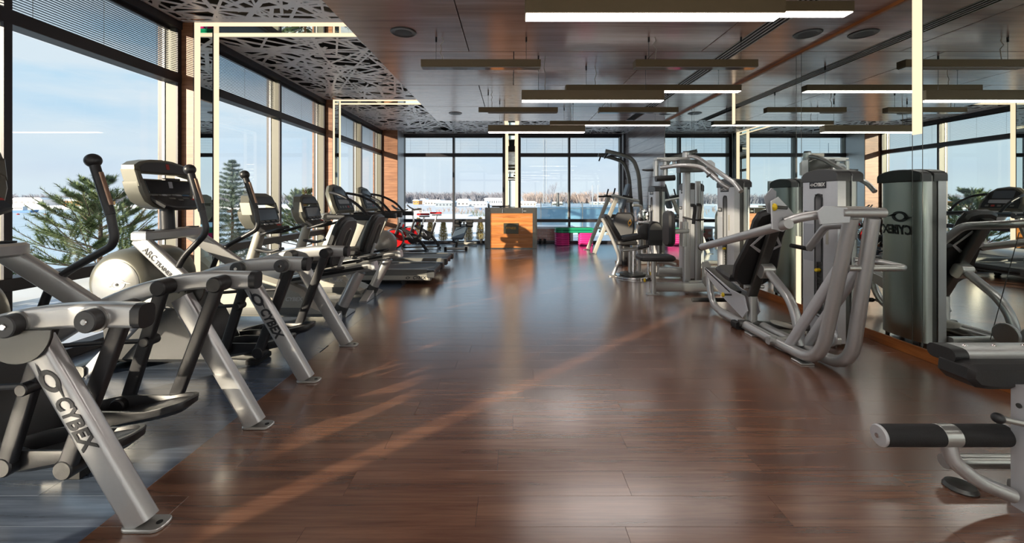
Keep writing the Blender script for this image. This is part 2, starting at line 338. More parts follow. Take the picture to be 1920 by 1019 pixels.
# ---- venetian blinds in the clerestory lights
slatm = {}
names = ['nearest bay behind the first portal', 'bay just behind the first portal', 'first tall bay by the ellipticals', 'bay before the first lit column', 'bay after the first lit column',
         'bay above the exercise bikes', 'bay after the second lit column', 'last bay of the lakeside wall']
fnames = ['far wall light over the spin bikes', 'far wall light above the sit-up bench', 'far wall light over the step stack', 'far wall light next to the panelled wall']
li = fi = 0
for side, (a, b) in bays:
    world_origin(); L = b-a-.02
    if side == 'L': lab = 'grey slatted venetian blind in the upper light of the '+names[li]; li += 1; loc = (XL-.085, a+.01, 2.58); n_s, pitch = 23, .0192
    else: lab = 'grey slatted venetian blind in the '+fnames[fi]; fi += 1; loc = (a+.01, YF+.085, 2.58); n_s, pitch = 23, .0192
    t = thing('venetian_blind', lab, 'blind', (0, 0, 0), 'venetian blinds along the window walls'); t.location = loc; t.rotation_euler = (0, 0, PI/2 if side == 'L' else 0)
    key = round(L, 3)
    for q in range(n_s):
        if key in slatm: o = slatm[key].copy(); COL.objects.link(o); o.parent = t
        else: o = slatm[key] = M().prism([(-.017, -.0015), (0, .0009), (.017, -.0015), (.017, -.0004), (0, .002), (-.017, -.0004)], (0, 0, 0), (0, 1, 0), (0, 0, 1), L).build('slat', SLAT, t)
        o.location = (0, 0, .012+q*pitch); o.rotation_euler = (.09, 0, 0)
    M().box(0, L, -.014, .014, .448, .47).build('headrail', FRAME, t)
    for q in (.12, .5, .88): M().tube([(L*q, -.019, .01), (L*q, -.019, .45)], .0014, 5).build('ladder_cord', CORD, t)
world_origin()
# roller shades added unseen behind the camera, slit to shape the floor's sun streaks
for (y0, y1, z0), lb in zip(((-1.98, -.95, .1), (-.80, -.56, .35), (-.40, .96, .9)), ('near wide', 'narrow middle', 'partly raised')):
    o = M().box(XL-.135, XL-.13, y0, y1, z0, 2.5).build('added_roller_shade', SHADE); tag(o, '%s cream roller shade added unseen behind the viewpoint to shape the sun streaks' % lb, 'blind')
M().box(-3.75, XL+.02, YB, -2.41, 0, ZP).build('plaster', PLASTER, struct('wall_left'))
# ---- lit portals: mirror between two light strips, up the column and across the ceiling
def portal(i, y0, y1):
    p = struct('trim_%d' % i); sw = .088; xf_ = -3.37
    M().box(-3.75, xf_-.004, y0, y1, 0, ZP+.1).build('column_core', WCOL, p)
    for a, b in ((y0, y0+sw), (y1-sw, y1)):
        M().box(xf_-.004, xf_+.004, a, b, .0, ZP-.004, .003).build('light_strip', LEDM, p)
        M().box(xf_, XE, a, b, ZP-.006, ZP+.02, .003).build('light_strip', LEDM, p)
        M().box(xf_-.002, xf_+.0055, a-.006 if a == y0 else a-.006, a, 0, ZP).build('strip_edge', FRAME, p)
    M().box(xf_-.004, xf_, y0+sw, y1-sw, 0, ZP).build('mirror_panel', MIRRORC, p)
    M().box(xf_, XE, y0+sw, y1-sw, ZP, ZP+.02).build('mirror_panel', MIRRORC, p)
for i, (a, b) in enumerate(PORT): portal(i+1, a, b)
p = struct('trim_5'); M().box(-3.75, -3.09, ENDC[0], ENDC[1]+.2, 0, ZP).build('column_core', WCOL, p)
M().box(-3.095, -3.08, ENDC[0]+.01, ENDC[1], 0, ZP).build('reveal_panel', GREY, p)
p = struct('trim_6'); yc = 11.6                       # the lit column in the middle of the far wall
M().box(-.21, .19, yc+.004, YF+.2, 0, ZP).build('column_core', BLKTRIM, p)
for a, b in ((-.186, -.106), (.086, .172)):
    M().box(a, b, yc-.004, yc+.004, 0, ZP-.004, .003).build('light_strip', LEDM, p); M().box(a, b, YE, yc, ZP-.006, ZP+.02, .003).build('light_strip', LEDM, p)
M().box(-.106, .086, yc, yc+.004, 0, ZP).build('mirror_panel', MIRRORC, p); M().box(-.106, .086, YE, yc, ZP, ZP+.02).build('mirror_panel', MIRRORC, p)
# ---- right wall: mirror panels, light strips in the joints, wood panelling beyond
wr = struct('wall_right')
M().box(XR+.02, XR+.3, YB, YF+.2, 0, 3.4).build('backing', DARKV, wr)
js = [3.30-1.365*4, 3.30-1.365*3, 3.30-1.365*2, 1.935, 3.30, 4.665, 6.03, 7.395]
edges = [YB]+js+[YE+.02]
for a, b in zip(edges[:-1], edges[1:]):
    M().box(XR+.006, XR+.012, a+(.042 if a != YB else 0), b-(.042 if b < YE else 0), .0875, ZW).build('mirror_panel', MIRROR, wr)
for y, z0, z1 in ((1.935, .0875, 1.1), (3.30, 1.77, ZW), (4.665, .0875, .84), (6.03, 2.35, ZW), (7.395, None, None), (js[0], .0875, 1.4), (js[1], 1.5, ZW), (js[2], .0875, .7)):
    for e in (-1, 1): M().box(XR+.004, XR+.016, y+e*.0415-.0012, y+e*.0415+.0012, .0875, ZW).build('panel_joint', STEELD, wr)
    lo = z1 if z0 and z0 < .1 else .0875; hi = z0 if z0 and z0 > .1 else ZW
    M().box(XR+.006, XR+.012, y-.040, y+.040, lo, hi).build('mirror_strip', MIRROR, wr)
    if z0: M().box(XR+.002, XR+.012, y-.040, y+.040, z0, z1, .002).build('light_strip', LEDM, wr)
bb = struct('baseboard_right')
yy = YB
for L in (2.6, 2.72, 2.73, 2.73, 1.2):
    M().box(XR-.002, XR+.018, yy+.001, min(yy+L, YE)-.001, 0, .0875, .002).build('board', WBASE, bb); yy += L
M().box(XR-.012, XR+.02, YB, YE, ZW-.03, ZW).build('trim_top', WBASE, struct('trim_7'))
wp = struct('wall_panelling'); z = 0; q = 0
while z < ZP:
    h = .222; M().box(XR-.002, XR+.02, YE+.02, YF, z+.0015, min(z+h, ZP)-.0015, .0015).build('plank', WWALL, wp); z += h; q += 1
M().box(XR-.03, XR+.02, YF-.03, YF+.2, 0, ZP, .004).build('corner_post', FRAME, wp)
p = struct('window_7'); frame_set(p, 0, XL, XR, [XL+(XR-XL)*q/4 for q in (1, 2, 3)], 'X', YB, -1)     # glazed end wall behind the camera
for q in range(4):  # translucent shades added out of view as a soft fill
    x = XL+(XR-XL)*q/4; o = M().box(x+.06, x+(XR-XL)/4-.06, YB-.13, YB-.127, .08, 3.04).build('added_roller_shade', SHADE); tag(o, 'added cream fill-light shade on the glazed end wall behind the viewpoint, '+('next to the lake side', 'left of its middle', 'right of its middle', 'next to the mirror wall')[q], 'blind')
# ---- ceilings
ce = struct('ceiling'); rows = [8.74, 7.375, 6.0, 4.64, 3.275, 1.91, .545, -.82, -2.185, YB]
joints = [[-.48, 1.61], [.02, 1.6], [-.48, 1.60], [.02, 1.59], [-.48, 2.11], [.02, 1.6], [-.48, 2.11], [.02, 1.6], [-.48, 2.1]]
joints[0] = [1.61]; joints[1] = [-.48, 1.60]; joints[2] = [.02, 1.595]; joints[3] = [-.48, 2.11]
DX0, DX1 = 2.37, 2.545
for (yb, ya), jj in zip(zip(rows[:-1], rows[1:]), joints):
    xs = [XE]+jj+[XR]
    for a, b in zip(xs[:-1], xs[1:]):
        segs = [(a, b)]
        if a < DX0 < b: segs = [(a, DX0-.001), (DX1+.001, b)]
        for s0, s1 in segs: M().box(s0+.005, s1-.005, ya+.005, yb-.005, ZW, ZW+.02, .002).build('panel', WCEIL, ce)
M().box(XE+.004, XR, YB, YE-.004, ZW+.02, ZP+.05).build('deck', DARKV, ce)
M().box(-3.8, XR+.3, YB-.2, YF+.25, 3.34, 3.44).build('roof_slab', DARKV, ce)
M().box(-3.8, -3.5, YB-.2, YF+.25, ZP, 3.34).build('fascia', FRAME, ce); M().box(-3.5, XR+.3, YF, YF+.25, ZP, 3.34).build('fascia', FRAME, ce)
gr = thing('linear_air_grille', 'long four-slot black and white air grille set in the wood ceiling', 'grille', (0, 0, 0)); world_origin()
M().box(DX0, DX1, YB, 7.37, ZW+.006, ZW+.012).build('slot_box', DARKV, gr)
for q in range(5):
    x = DX0+q*(DX1-DX0)/4; M().box(x-.007, x+.007, YB, 7.37, ZW-.003, ZW+.006, .002).build('louvre', BEAD if q in (0, 4) else GREY, gr)
def lattice(nm, x0, x1, y0, y1, dens, seed):
    """bent-wood style sheet: random straight ribs cut from one plate, with a dark void above"""
    r = random.Random(seed); m = M(); A = (x1-x0)*(y1-y0); c = struct('ceiling_lattice') if nm is None else nm
    def clip(px, py, dx, dy, L):
        t0, t1 = -L/2, L/2
        for p, d, lo, hi in ((px, dx, x0, x1), (py, dy, y0, y1)):
            if abs(d) < 1e-6: continue
            a, b = (lo-p)/d, (hi-p)/d
            if a > b: a, b = b, a
            t0, t1 = max(t0, a), min(t1, b)
        return t0, t1
    for q in range(int(A*dens)):
        px, py = r.uniform(x0, x1), r.uniform(y0, y1); a = r.uniform(0, PI); dx, dy = math.cos(a), math.sin(a); L = r.uniform(.5, 1.7); w = r.choice((.022, .027, .033, .042))/2*1.1
        t0, t1 = clip(px, py, dx, dy, L)
        if t1-t0 < .15: continue
        zz = ZP+r.uniform(0, .002); e = [(px+dx*t+s_*-dy*w, py+dy*t+s_*dx*w) for t, s_ in ((t0, -1), (t1, -1), (t1, 1), (t0, 1))]
        m.add([(x, y, zz) for x, y in e]+[(x, y, zz+.008) for x, y in e], [(0, 1, 2, 3), (7, 6, 5, 4), (0, 4, 5, 1), (1, 5, 6, 2), (2, 6, 7, 3), (3, 7, 4, 0)])
    for a, b, c_, d in ((x0, x1, y0, y0+.04), (x0, x1, y1-.04, y1), (x0, x0+.04, y0, y1), (x1-.04, x1, y0, y1)): m.box(a, b, c_, d, ZP-.001, ZP+.008)
    m.build('lattice_sheet', LATT, c, smooth=False)
    M().box(x0, x1, y0, y1, ZP+.10, ZP+.105).build('void_board', DARKV, c)
    return c
cl = lattice(None, -3.5, XE, -2.03, 1.0, 27, 1)
lattice(cl, -3.5, XE, 1.374, 4.406, 27, 2); lattice(cl, -3.5, XE, 4.78, 7.814, 27, 3)
lattice(cl, -3.5, XE, 8.18, YF, 27, 5); lattice(cl, XE, -.19, YE, YF, 27, 6); lattice(cl, .175, XR, YE, YF, 27, 7)
# ---- loudspeakers in the ceiling
for x, y, lb in ((-1.07, 4.10, 'round black ceiling loudspeaker nearest the lattice edge in front'), (2.94, 4.137, 'round black ceiling loudspeaker by the mirror, nearer one'),
                 (-1.08, 7.94, 'small-looking round black ceiling loudspeaker far along the lattice edge'), (2.94, 7.95, 'round black ceiling loudspeaker by the mirror, farther one')):
    t = thing('ceiling_speaker', lb, 'speaker', (x, y, ZW), 'ceiling speakers')
    M().lathe((x, y, ZW), (0, 0, -1), [(.127, -.002), (.127, .004), (.118, .009), (.112, .007)], 32).build('rim', DGREY, t)
    M().lathe((x, y, ZW), (0, 0, -1), [(.112, .002), (.112, .006), (.05, .008), (.001, .008)], 32).build('grille', BLKTRIM, t)
# ---- pendants
def pendant(x0, x1, y, zb, w, h, lit, lab, cup=(.12, .88)):
    t = thing('linear_pendant', lab, 'pendant light', ((x0+x1)/2, y, zb), 'linear pendants under the wood ceiling')
    M().box(x0, x1, y, y+w, zb+.006, zb+h, .003).build('housing', BRONZE, t)
    M().box(x0+.006, x1-.006, y+.008, y+w-.008, zb, zb+.008).build('diffuser', LEDP if lit else OFFD, t)
    for f in cup:
        x = x0+(x1-x0)*f
        M().tube([(x, y+w/2, zb+h), (x, y+w/2, ZW)], .0022, 6).build('cable', STEELD, t); M().cyl((x, y+w/2, ZW-.05), (x, y+w/2, ZW), .009, 10).build('ceiling_cup', BLKTRIM, t)
    x = x0+(x1-x0)*(cup[0]+.05); r = random.Random(int(x*100+y*37)); d = ZW-zb-h
    M().tube([(x+r.uniform(-.02, .02)*(0 < q < 6), y+w/2, ZW-d*q/6) for q in range(7)], .004, 6).build('flex', WIREM, t)
for a in ((.08, 1.66, 2.52, 2.38, .12, .12, 1, 'lit low-hung bronze linear pendant nearest the viewer'),
          (.27, 2.43, 2.95, 2.585, .10, .08, 1, 'lit long pendant hung high just behind the nearest low one'),
          (-.916, .29, 4.18, 2.585, .10, .08, 0, 'unlit short bronze pendant near the lattice edge, nearer row'),
          (1.243, 2.476, 4.18, 2.585, .10, .08, 0, 'unlit short bronze pendant crossing the air grille, nearer row'),
          (.11, 1.73, 4.72, 2.38, .12, .12, 1, 'lit low-hung bronze pendant in the middle of the room'),
          (.66, 2.815, 5.10, 2.585, .10, .08, 1, 'lit long pendant hung high behind the middle low one'),
          (-.51, .70, 6.34, 2.585, .10, .08, 0, 'unlit short bronze pendant near the lattice edge, farther row'),
          (1.33, 2.54, 6.34, 2.585, .10, .08, 0, 'unlit short bronze pendant near the mirror, farther row'),
          (-.40, 1.22, 6.93, 2.38, .12, .12, 1, 'lit low-hung pendant in front of the far lit column'),
          (.68, 2.83, 7.43, 2.585, .10, .08, 1, 'lit long pendant hung high nearest the panelled wall'),
          (-.5, 1.12, .32, 2.38, .12, .12, 1, 'added unseen lit low-hung pendant overhead, just before the viewpoint'), (.3, 2.46, .76, 2.585, .10, .08, 1, 'added unseen lit long high pendant overhead, just before the viewpoint'),  # from here on, unseen pendants added for ambient light
          (.1, 1.72, -1.9, 2.38, .12, .12, 1, 'added unseen lit low-hung pendant behind the viewpoint'), (.6, 2.76, -1.45, 2.585, .10, .08, 1, 'added unseen lit long high pendant behind the viewpoint')):
    pendant(*a)
world_origin()
# ================================================================== cardio row by the windows
def pedal(m, x0, z0, x1, z1, y, w):
    """foot tray: rim high round the toes (x0), low at the heel (x1)"""
    L = math.hypot(x1-x0, z1-z0); ux, uz = (x1-x0)/L, (z1-z0)/L; N = 28; ol = []
    for k in range(N):
        a = 2*PI*k/N; c, s_ = math.cos(a), math.sin(a); ol.append((L/2+L/2*math.copysign(abs(c)**.6, c), w/2*math.copysign(abs(s_)**.7, s_)*(1-.18*(c < -.3)*abs(c))))
    def P(sx, sy, hz): return [V((x0+ux*(L/2+(a-L/2)*sx)-uz*hz(a), y+b*sy, z0+uz*(L/2+(a-L/2)*sx)+ux*hz(a))) for a, b in ol]
    rim = lambda a: .055*(1-min(1, max(0, (a/L-.25)/.45)))**1.0+.014
    m.loft([P(.80, .62, lambda a: -.045), P(.97, .95, lambda a: -.02), P(1, 1, lambda a: rim(a)*.6), P(.99, .98, rim), P(.93, .86, rim), P(.88, .80, lambda a: .002), P(.5, .4, lambda a: -.002)])
    return ux, uz, L
def elliptical():
    t = thing('elliptical_trainer', '', 'elliptical trainer', (-2.1, 0, 0), 'elliptical trainers facing the windows')
    beamp = [(-1.43, .808), (-1.65, .813), (-1.84, .793), (-2.04, .745), (-2.2, .682), (-2.36, .60), (-2.52, .50)]
    for s in (-1, 1):
        M().bar([(x, s*.35, z) for x, z in beamp], .07, .092, (0, 1, 0), .15).build('side_beam', SILVER, t)
        M().bar([(-1.435, s*.35, .808), (-1.425, s*.35, .808), (-1.40, s*.35, .807)], .074, .094, (0, 1, 0), rc=.35).build('beam_end_cap', PLAST, t)
        for x, z, dark in ((-1.56, .803, 0), (-1.855, .785, 1)):
            k = M().cyl((x, s*.38, z), (x, s*.43, z), .042, 24, bev=.004).build('pivot_knob', DGREY, t)
            M().cyl((x, s*.43, z), (x, s*.434, z), .012, 10, bev=.002).build('bolt', CHROME, k)
            M().cyl((x, s*.382, z), (x, s*.392, z), .049, 24).build('knob_collar', STEEL, k)
            M().cyl((x, s*.315, z), (x, s*.225, z), .042, 20, bev=.006).build('pivot_boot', PLAST, t)
        leg = M().bar([(-1.82, s*.35, .71), (-1.415, s*.35, .016)], .062, .105, (0, 1, 0), rc=.32, seg=4).build('rear_leg', SILVER, t)
        M().prism(rrect(.155, .085, .03, 4, -1.40, s*.35), (0, 0, 0), (1, 0, 0), (0, 1, 0), .013, .003).build('foot_plate', STEEL, leg)
        M().cyl((-1.352, s*.35, .012), (-1.352, s*.35, .015), .011, 12).build('bolt_hole', BLKTRIM, leg)
        gp = M().prism([(-1.985, .765)]+[(-1.85+.135*math.cos(PI+PI*q/14), .765-.13*abs(math.sin(PI*q/14))) for q in range(1, 14)]+[(-1.715, .765)], (0, s*.386, 0), (1, 0, 0), (0, 0, 1), .012, .002).build('gusset_plate', STEELD, t)
        for bx, bz in ((-1.86, .735), (-1.825, .738), (-1.838, .672), (-1.803, .675)): M().cyl((bx, s*.372, bz), (bx, s*.392, bz), .008, 8, bev=.002).build('bolt', BLKTRIM, gp)
        # four-bar links and pedal
        for x0, z0, x1, z1 in ((-1.56, .80, -1.80, .165), (-1.855, .785, -2.045, .175)):
            lk = M().bar([(x0, s*.265, z0), (x1, s*.265, z1)], .034, .066, (0, 1, 0), rc=.3).build('link', BLACK, t)
            M().cyl((x1, s*.285, z1), (x1, s*.20, z1), .041, 18, bev=.006).build('pivot_barrel', PLAST, lk)
        pm = M(); pedal(pm, -2.19, .125, -1.60, .245, s*.155, .19); pm.build('pedal', PLAST, t)
        ux, uz = .98, .2
        tr = M()
        for q in range(7):
            c = -1.93+.045*q; tr.bar([(c, s*.155-.055, .168+(c+1.93)*.2), (c+.012, s*.155, .1725+(c+1.93)*.2), (c, s*.155+.055, .168+(c+1.93)*.2)], .006, .005, (1, 0, 0))
        tr.build('tread', RUBBER, t, kind='stuff')
        M().tube([(-1.93, s*.265, .50), (-2.25, s*.27, .485), (-2.6, s*.2, .47)], .013, 8, .1).build('push_rod', PLAST, t)
        M().cyl((-1.93, s*.23, .50), (-1.93, s*.315, .50), .026, 14, bev=.004).build('rod_joint', PLAST, t)
        # front strut with the printed name
        M().bar([(-2.67, s*.245, .975), (-2.19, s*.325, .60)], .05, .105, (0, 1, 0), rc=.25).build('front_strut', SILVER, t)
        # moving handle
        if s > 0: hp = [(-2.168, 1.169), (-2.145, 1.05), (-2.16, 1.0), (-2.40, .865), (-2.49, .79), (-2.57, .58)]
        else: hp = [(-2.175, 1.172), (-2.145, 1.05), (-2.16, 1.0), (-2.30, .855), (-2.35, .765), (-2.42, .56)]
        h = M().tube([(x, s*.30, z) for x, z in hp], .0205, 14, .07).build('handle', PLAST, t)
        top = V((-2.258, s*.30, 1.45)); bot = V((hp[0][0], s*.30, hp[0][1]))
        M().tube([bot, top], .0235, 14).build('grip', PLAST, h)
        M().ball(top+V((-.004, 0, .012)), .038, 18, 12).build('ball_end', PLAST, h)
        d = (bot-top).normalized(); M().bar([top+d*.06+V((.020, 0, .006)), bot-d*.05+V((.020, 0, .006))], .024, .012, (0, 1, 0), rc=.4).build('contact_plate', COPPER, h)
        M().cyl((hp[-1][0], s*.33, hp[-1][1]), (hp[-1][0], s*.22, hp[-1][1]), .045, 16, bev=.006).build('handle_pivot', PLAST, t)
        M().bar([(-2.55, s*.27, .50), (-3.0, s*.29, .02)], .05, .075, (0, 1, 0), rc=.3).build('front_leg', GREY, t)
    leg_u = V((.405, 0, -.694)).normalized(); leg_v = V((.694, 0, .405)).normalized(); lp = V((-1.82, -.3825, .71))
    sw = M(); swoosh(sw, lp+leg_u*.165, (leg_u+leg_v*.25).normalized(), (leg_v-leg_u*.25).normalized(), .050, .001); sw.build('logo', TXT, t)
    text('CYBEX', .082, lp+leg_u*.235, leg_u, leg_v, TXT, t, bold=.036, sx=.88)
    su = V((.48, -.08, -.375)).normalized(); sv = V((.375, 0, .48)).normalized(); sp0 = V((-2.67, -.2735, .975))
    text('ARC', .062, sp0+su*.10-sv*.012+V((0, .0, 0)), su, sv, TXT, t, bold=.008, shear=.1); text('TRAINER', .040, sp0+su*.235-sv*.02+V((0, 0, 0)), su, sv, TXT, t, bold=.006, shear=.1)
    # accessory tray with bottle wells
    tray = M().prism([(-2.75, -.20), (-2.69, -.285), (-2.585, -.285), (-2.555, -.22), (-2.555, .22), (-2.585, .285), (-2.69, .285), (-2.75, .20)], (0, 0, .955), (1, 0, 0), (0, 1, 0), .07, .012).build('tray', SILVER, t)
    M().prism(rrect(.12, .40, .05, 5, -2.645, 0), (0, 0, 1.012), (1, 0, 0), (0, 1, 0), .016, .003).build('tray_liner', PLAST, tray)
    for y in (-.215, .215): M().lathe((-2.64, y, 1.022), (0, 0, 1), [(.044, 0), (.046, .012), (.040, .012), (.038, .004), (.001, .003)], 20).build('bottle_well', BLKTRIM, tray)
    M().tube([(-2.66, 0, .99), (-2.675, 0, 1.28)], .046, 18).build('console_neck', BLACK, t)
    # console
    sh = lambda p: V((p.x-(p.z-1.17)*.22, p.y, p.z))
    YA, Z = (0, 1, 0), (0, 0, 1)
    topo = [(-.215, 1.445), (.215, 1.445)]+[(.262*math.cos(a)**.9 if a < PI/2 else -.262*abs(math.cos(a))**.9, 1.475+.078*math.sin(a)) for a in [PI*q/16 for q in range(1, 16)]]
    cs = M().prism([(-.215, 1.445), (.215, 1.445), (.255, 1.47), (.25, 1.50), (.20, 1.53), (.10, 1.552), (0, 1.558), (-.10, 1.552), (-.20, 1.53), (-.25, 1.50), (-.255, 1.47)], (-2.73, 0, 0), YA, Z, .115, .012).xf(sh).build('console', OLIVE, t)
    M().prism([(-.26, 1.47), (-.215, 1.46), (-.205, 1.40), (-.25, 1.35)], (-2.73, 0, 0), YA, Z, .115, .008).xf(sh).build('console_side', OLIVE, cs)
    M().prism([(.26, 1.47), (.25, 1.35), (.205, 1.40), (.215, 1.46)], (-2.73, 0, 0), YA, Z, .115, .008).xf(sh).build('console_side', OLIVE, cs)
    M().prism([(-.215, 1.405), (.215, 1.405), (.253, 1.38), (.25, 1.31), (.225, 1.24), (.16, 1.195), (.08, 1.178), (-.08, 1.178), (-.16, 1.195), (-.225, 1.24), (-.25, 1.31), (-.253, 1.38)], (-2.75, 0, 0), YA, Z, .135, .016).xf(sh).build('console_body', OLIVE, cs)
    M().prism([(-.215, 1.455), (.215, 1.455), (.222, 1.49), (.17, 1.522), (0, 1.54), (-.17, 1.522), (-.222, 1.49)], (-2.617, 0, 0), YA, Z, .008, .002).xf(sh).build('display_hood', DGREY, cs)
    M().prism(rrect(.03, .042, .003, 2, .02, 1.505), (-2.610, 0, 0), YA, Z, .003).xf(sh).build('red_badge', REDL, cs)
    M().prism([(-.21, 1.395), (.21, 1.395), (.19, 1.295), (-.19, 1.295)], (-2.617, 0, 0), YA, Z, .008, .002).xf(sh).build('screen', SCREEN, cs)
    M().prism(rrect(.035, .05, .004, 2, .01, 1.365), (-2.610, 0, 0), YA, Z, .003).xf(sh).build('screen_icon', PLATE, cs)
    M().bar([(-2.655, -.05, 1.408), (-2.655, .09, 1.408)], .03, .018, (1, 0, 0), rc=.3).build('rest_lip', PLAST, cs)
    for q in range(6): M().prism(rrect(.045, .016, .002, 2, -.15+.06*q, 1.282), (-2.615, 0, 0), YA, Z, .006).xf(sh).build('key', MGREY, cs)
    kp = M().prism([(-.19, 0), (.19, 0), (.17, .13), (.10, .16), (-.10, .16), (-.17, .13)], (-2.64, 0, 1.285), (0, 1, 0), (.83, 0, -.56), .035, .008).build('keypad', PLAST, t)
    for y, d, w, c in ((-.13, .05, .035, PLATE), (-.10, .09, .05, MGREY), (.0, .05, .05, PLATE), (.07, .05, .06, BLUE), (.03, .09, .05, MGREY), (.10, .105, .055, REDL), (-.04, .11, .04, MGREY)):
        M().prism(rrect(w, .018, .004, 2, y, d), V((-2.64, 0, 1.285))+V((.56, 0, .83))*.0345, (0, 1, 0), (.83, 0, -.56), .003).build('button', c, kp)
    # flywheel drum
    c = V((-2.83, 0, .645))
    dr = M().lathe(c+V((0, -.25, 0)), (0, 1, 0), [(.176, 0), (.186, .004), (.212, .022), (.236, .06), (.246, .12), (.248, .25), (.246, .38), (.236, .44), (.212, .478), (.186, .496), (.176, .5)], 48).build('flywheel_drum', OLIVE, t)
    for s in (-1, 1): M().lathe(c+V((0, s*.248, 0)), (0, s, 0), [(.172, 0), (.170, .006), (.155, .012), (.001, .014)], 48).build('drum_cover', STEEL, dr)
    M().cyl(c+V((.02, -.262, .0)), c+V((.02, -.265, 0)), .010, 12).build('hub_bolt', BLKTRIM, dr)
    sw = M(); swoosh(sw, c+V((.02, -.2625, 0)), (1, 0, .16), (-.16, 0, 1), .058, .0015); sw.build('logo', TXTW, t)
    M().prism([(-3.0, .05), (-2.22, .05), (-2.2, .16), (-2.32, .40), (-2.5, .52), (-2.95, .56), (-3.04, .4)], (0, .17, 0), (1, 0, 0), (0, 0, 1), .34, .03).build('base_cover', DGREY, t)
    M().bar([(-3.02, -.33, .05), (-3.02, .33, .05)], .09, .08, (1, 0, 0), rc=.3).build('front_stabilizer', STEELD, t)
    M().bar([(-2.3, 0, .07), (-1.95, 0, .05)], .12, .06, (0, 1, 0), rc=.3).build('center_rail', STEELD, t)
    M().box(-2.0, -1.92, -.10, .10, 0, .05, .01).build('rail_foot', RUBBER, t)
    return t
e1 = elliptical(); e1.location = (-2.1, 1.946, 0); e1['label'] = 'silver and black elliptical trainer nearest the viewer, cut off by the photo edge'
dup(e1, (-2.1, 3.22, 0), 'silver and black elliptical trainer whose whole console and flywheel drum show')
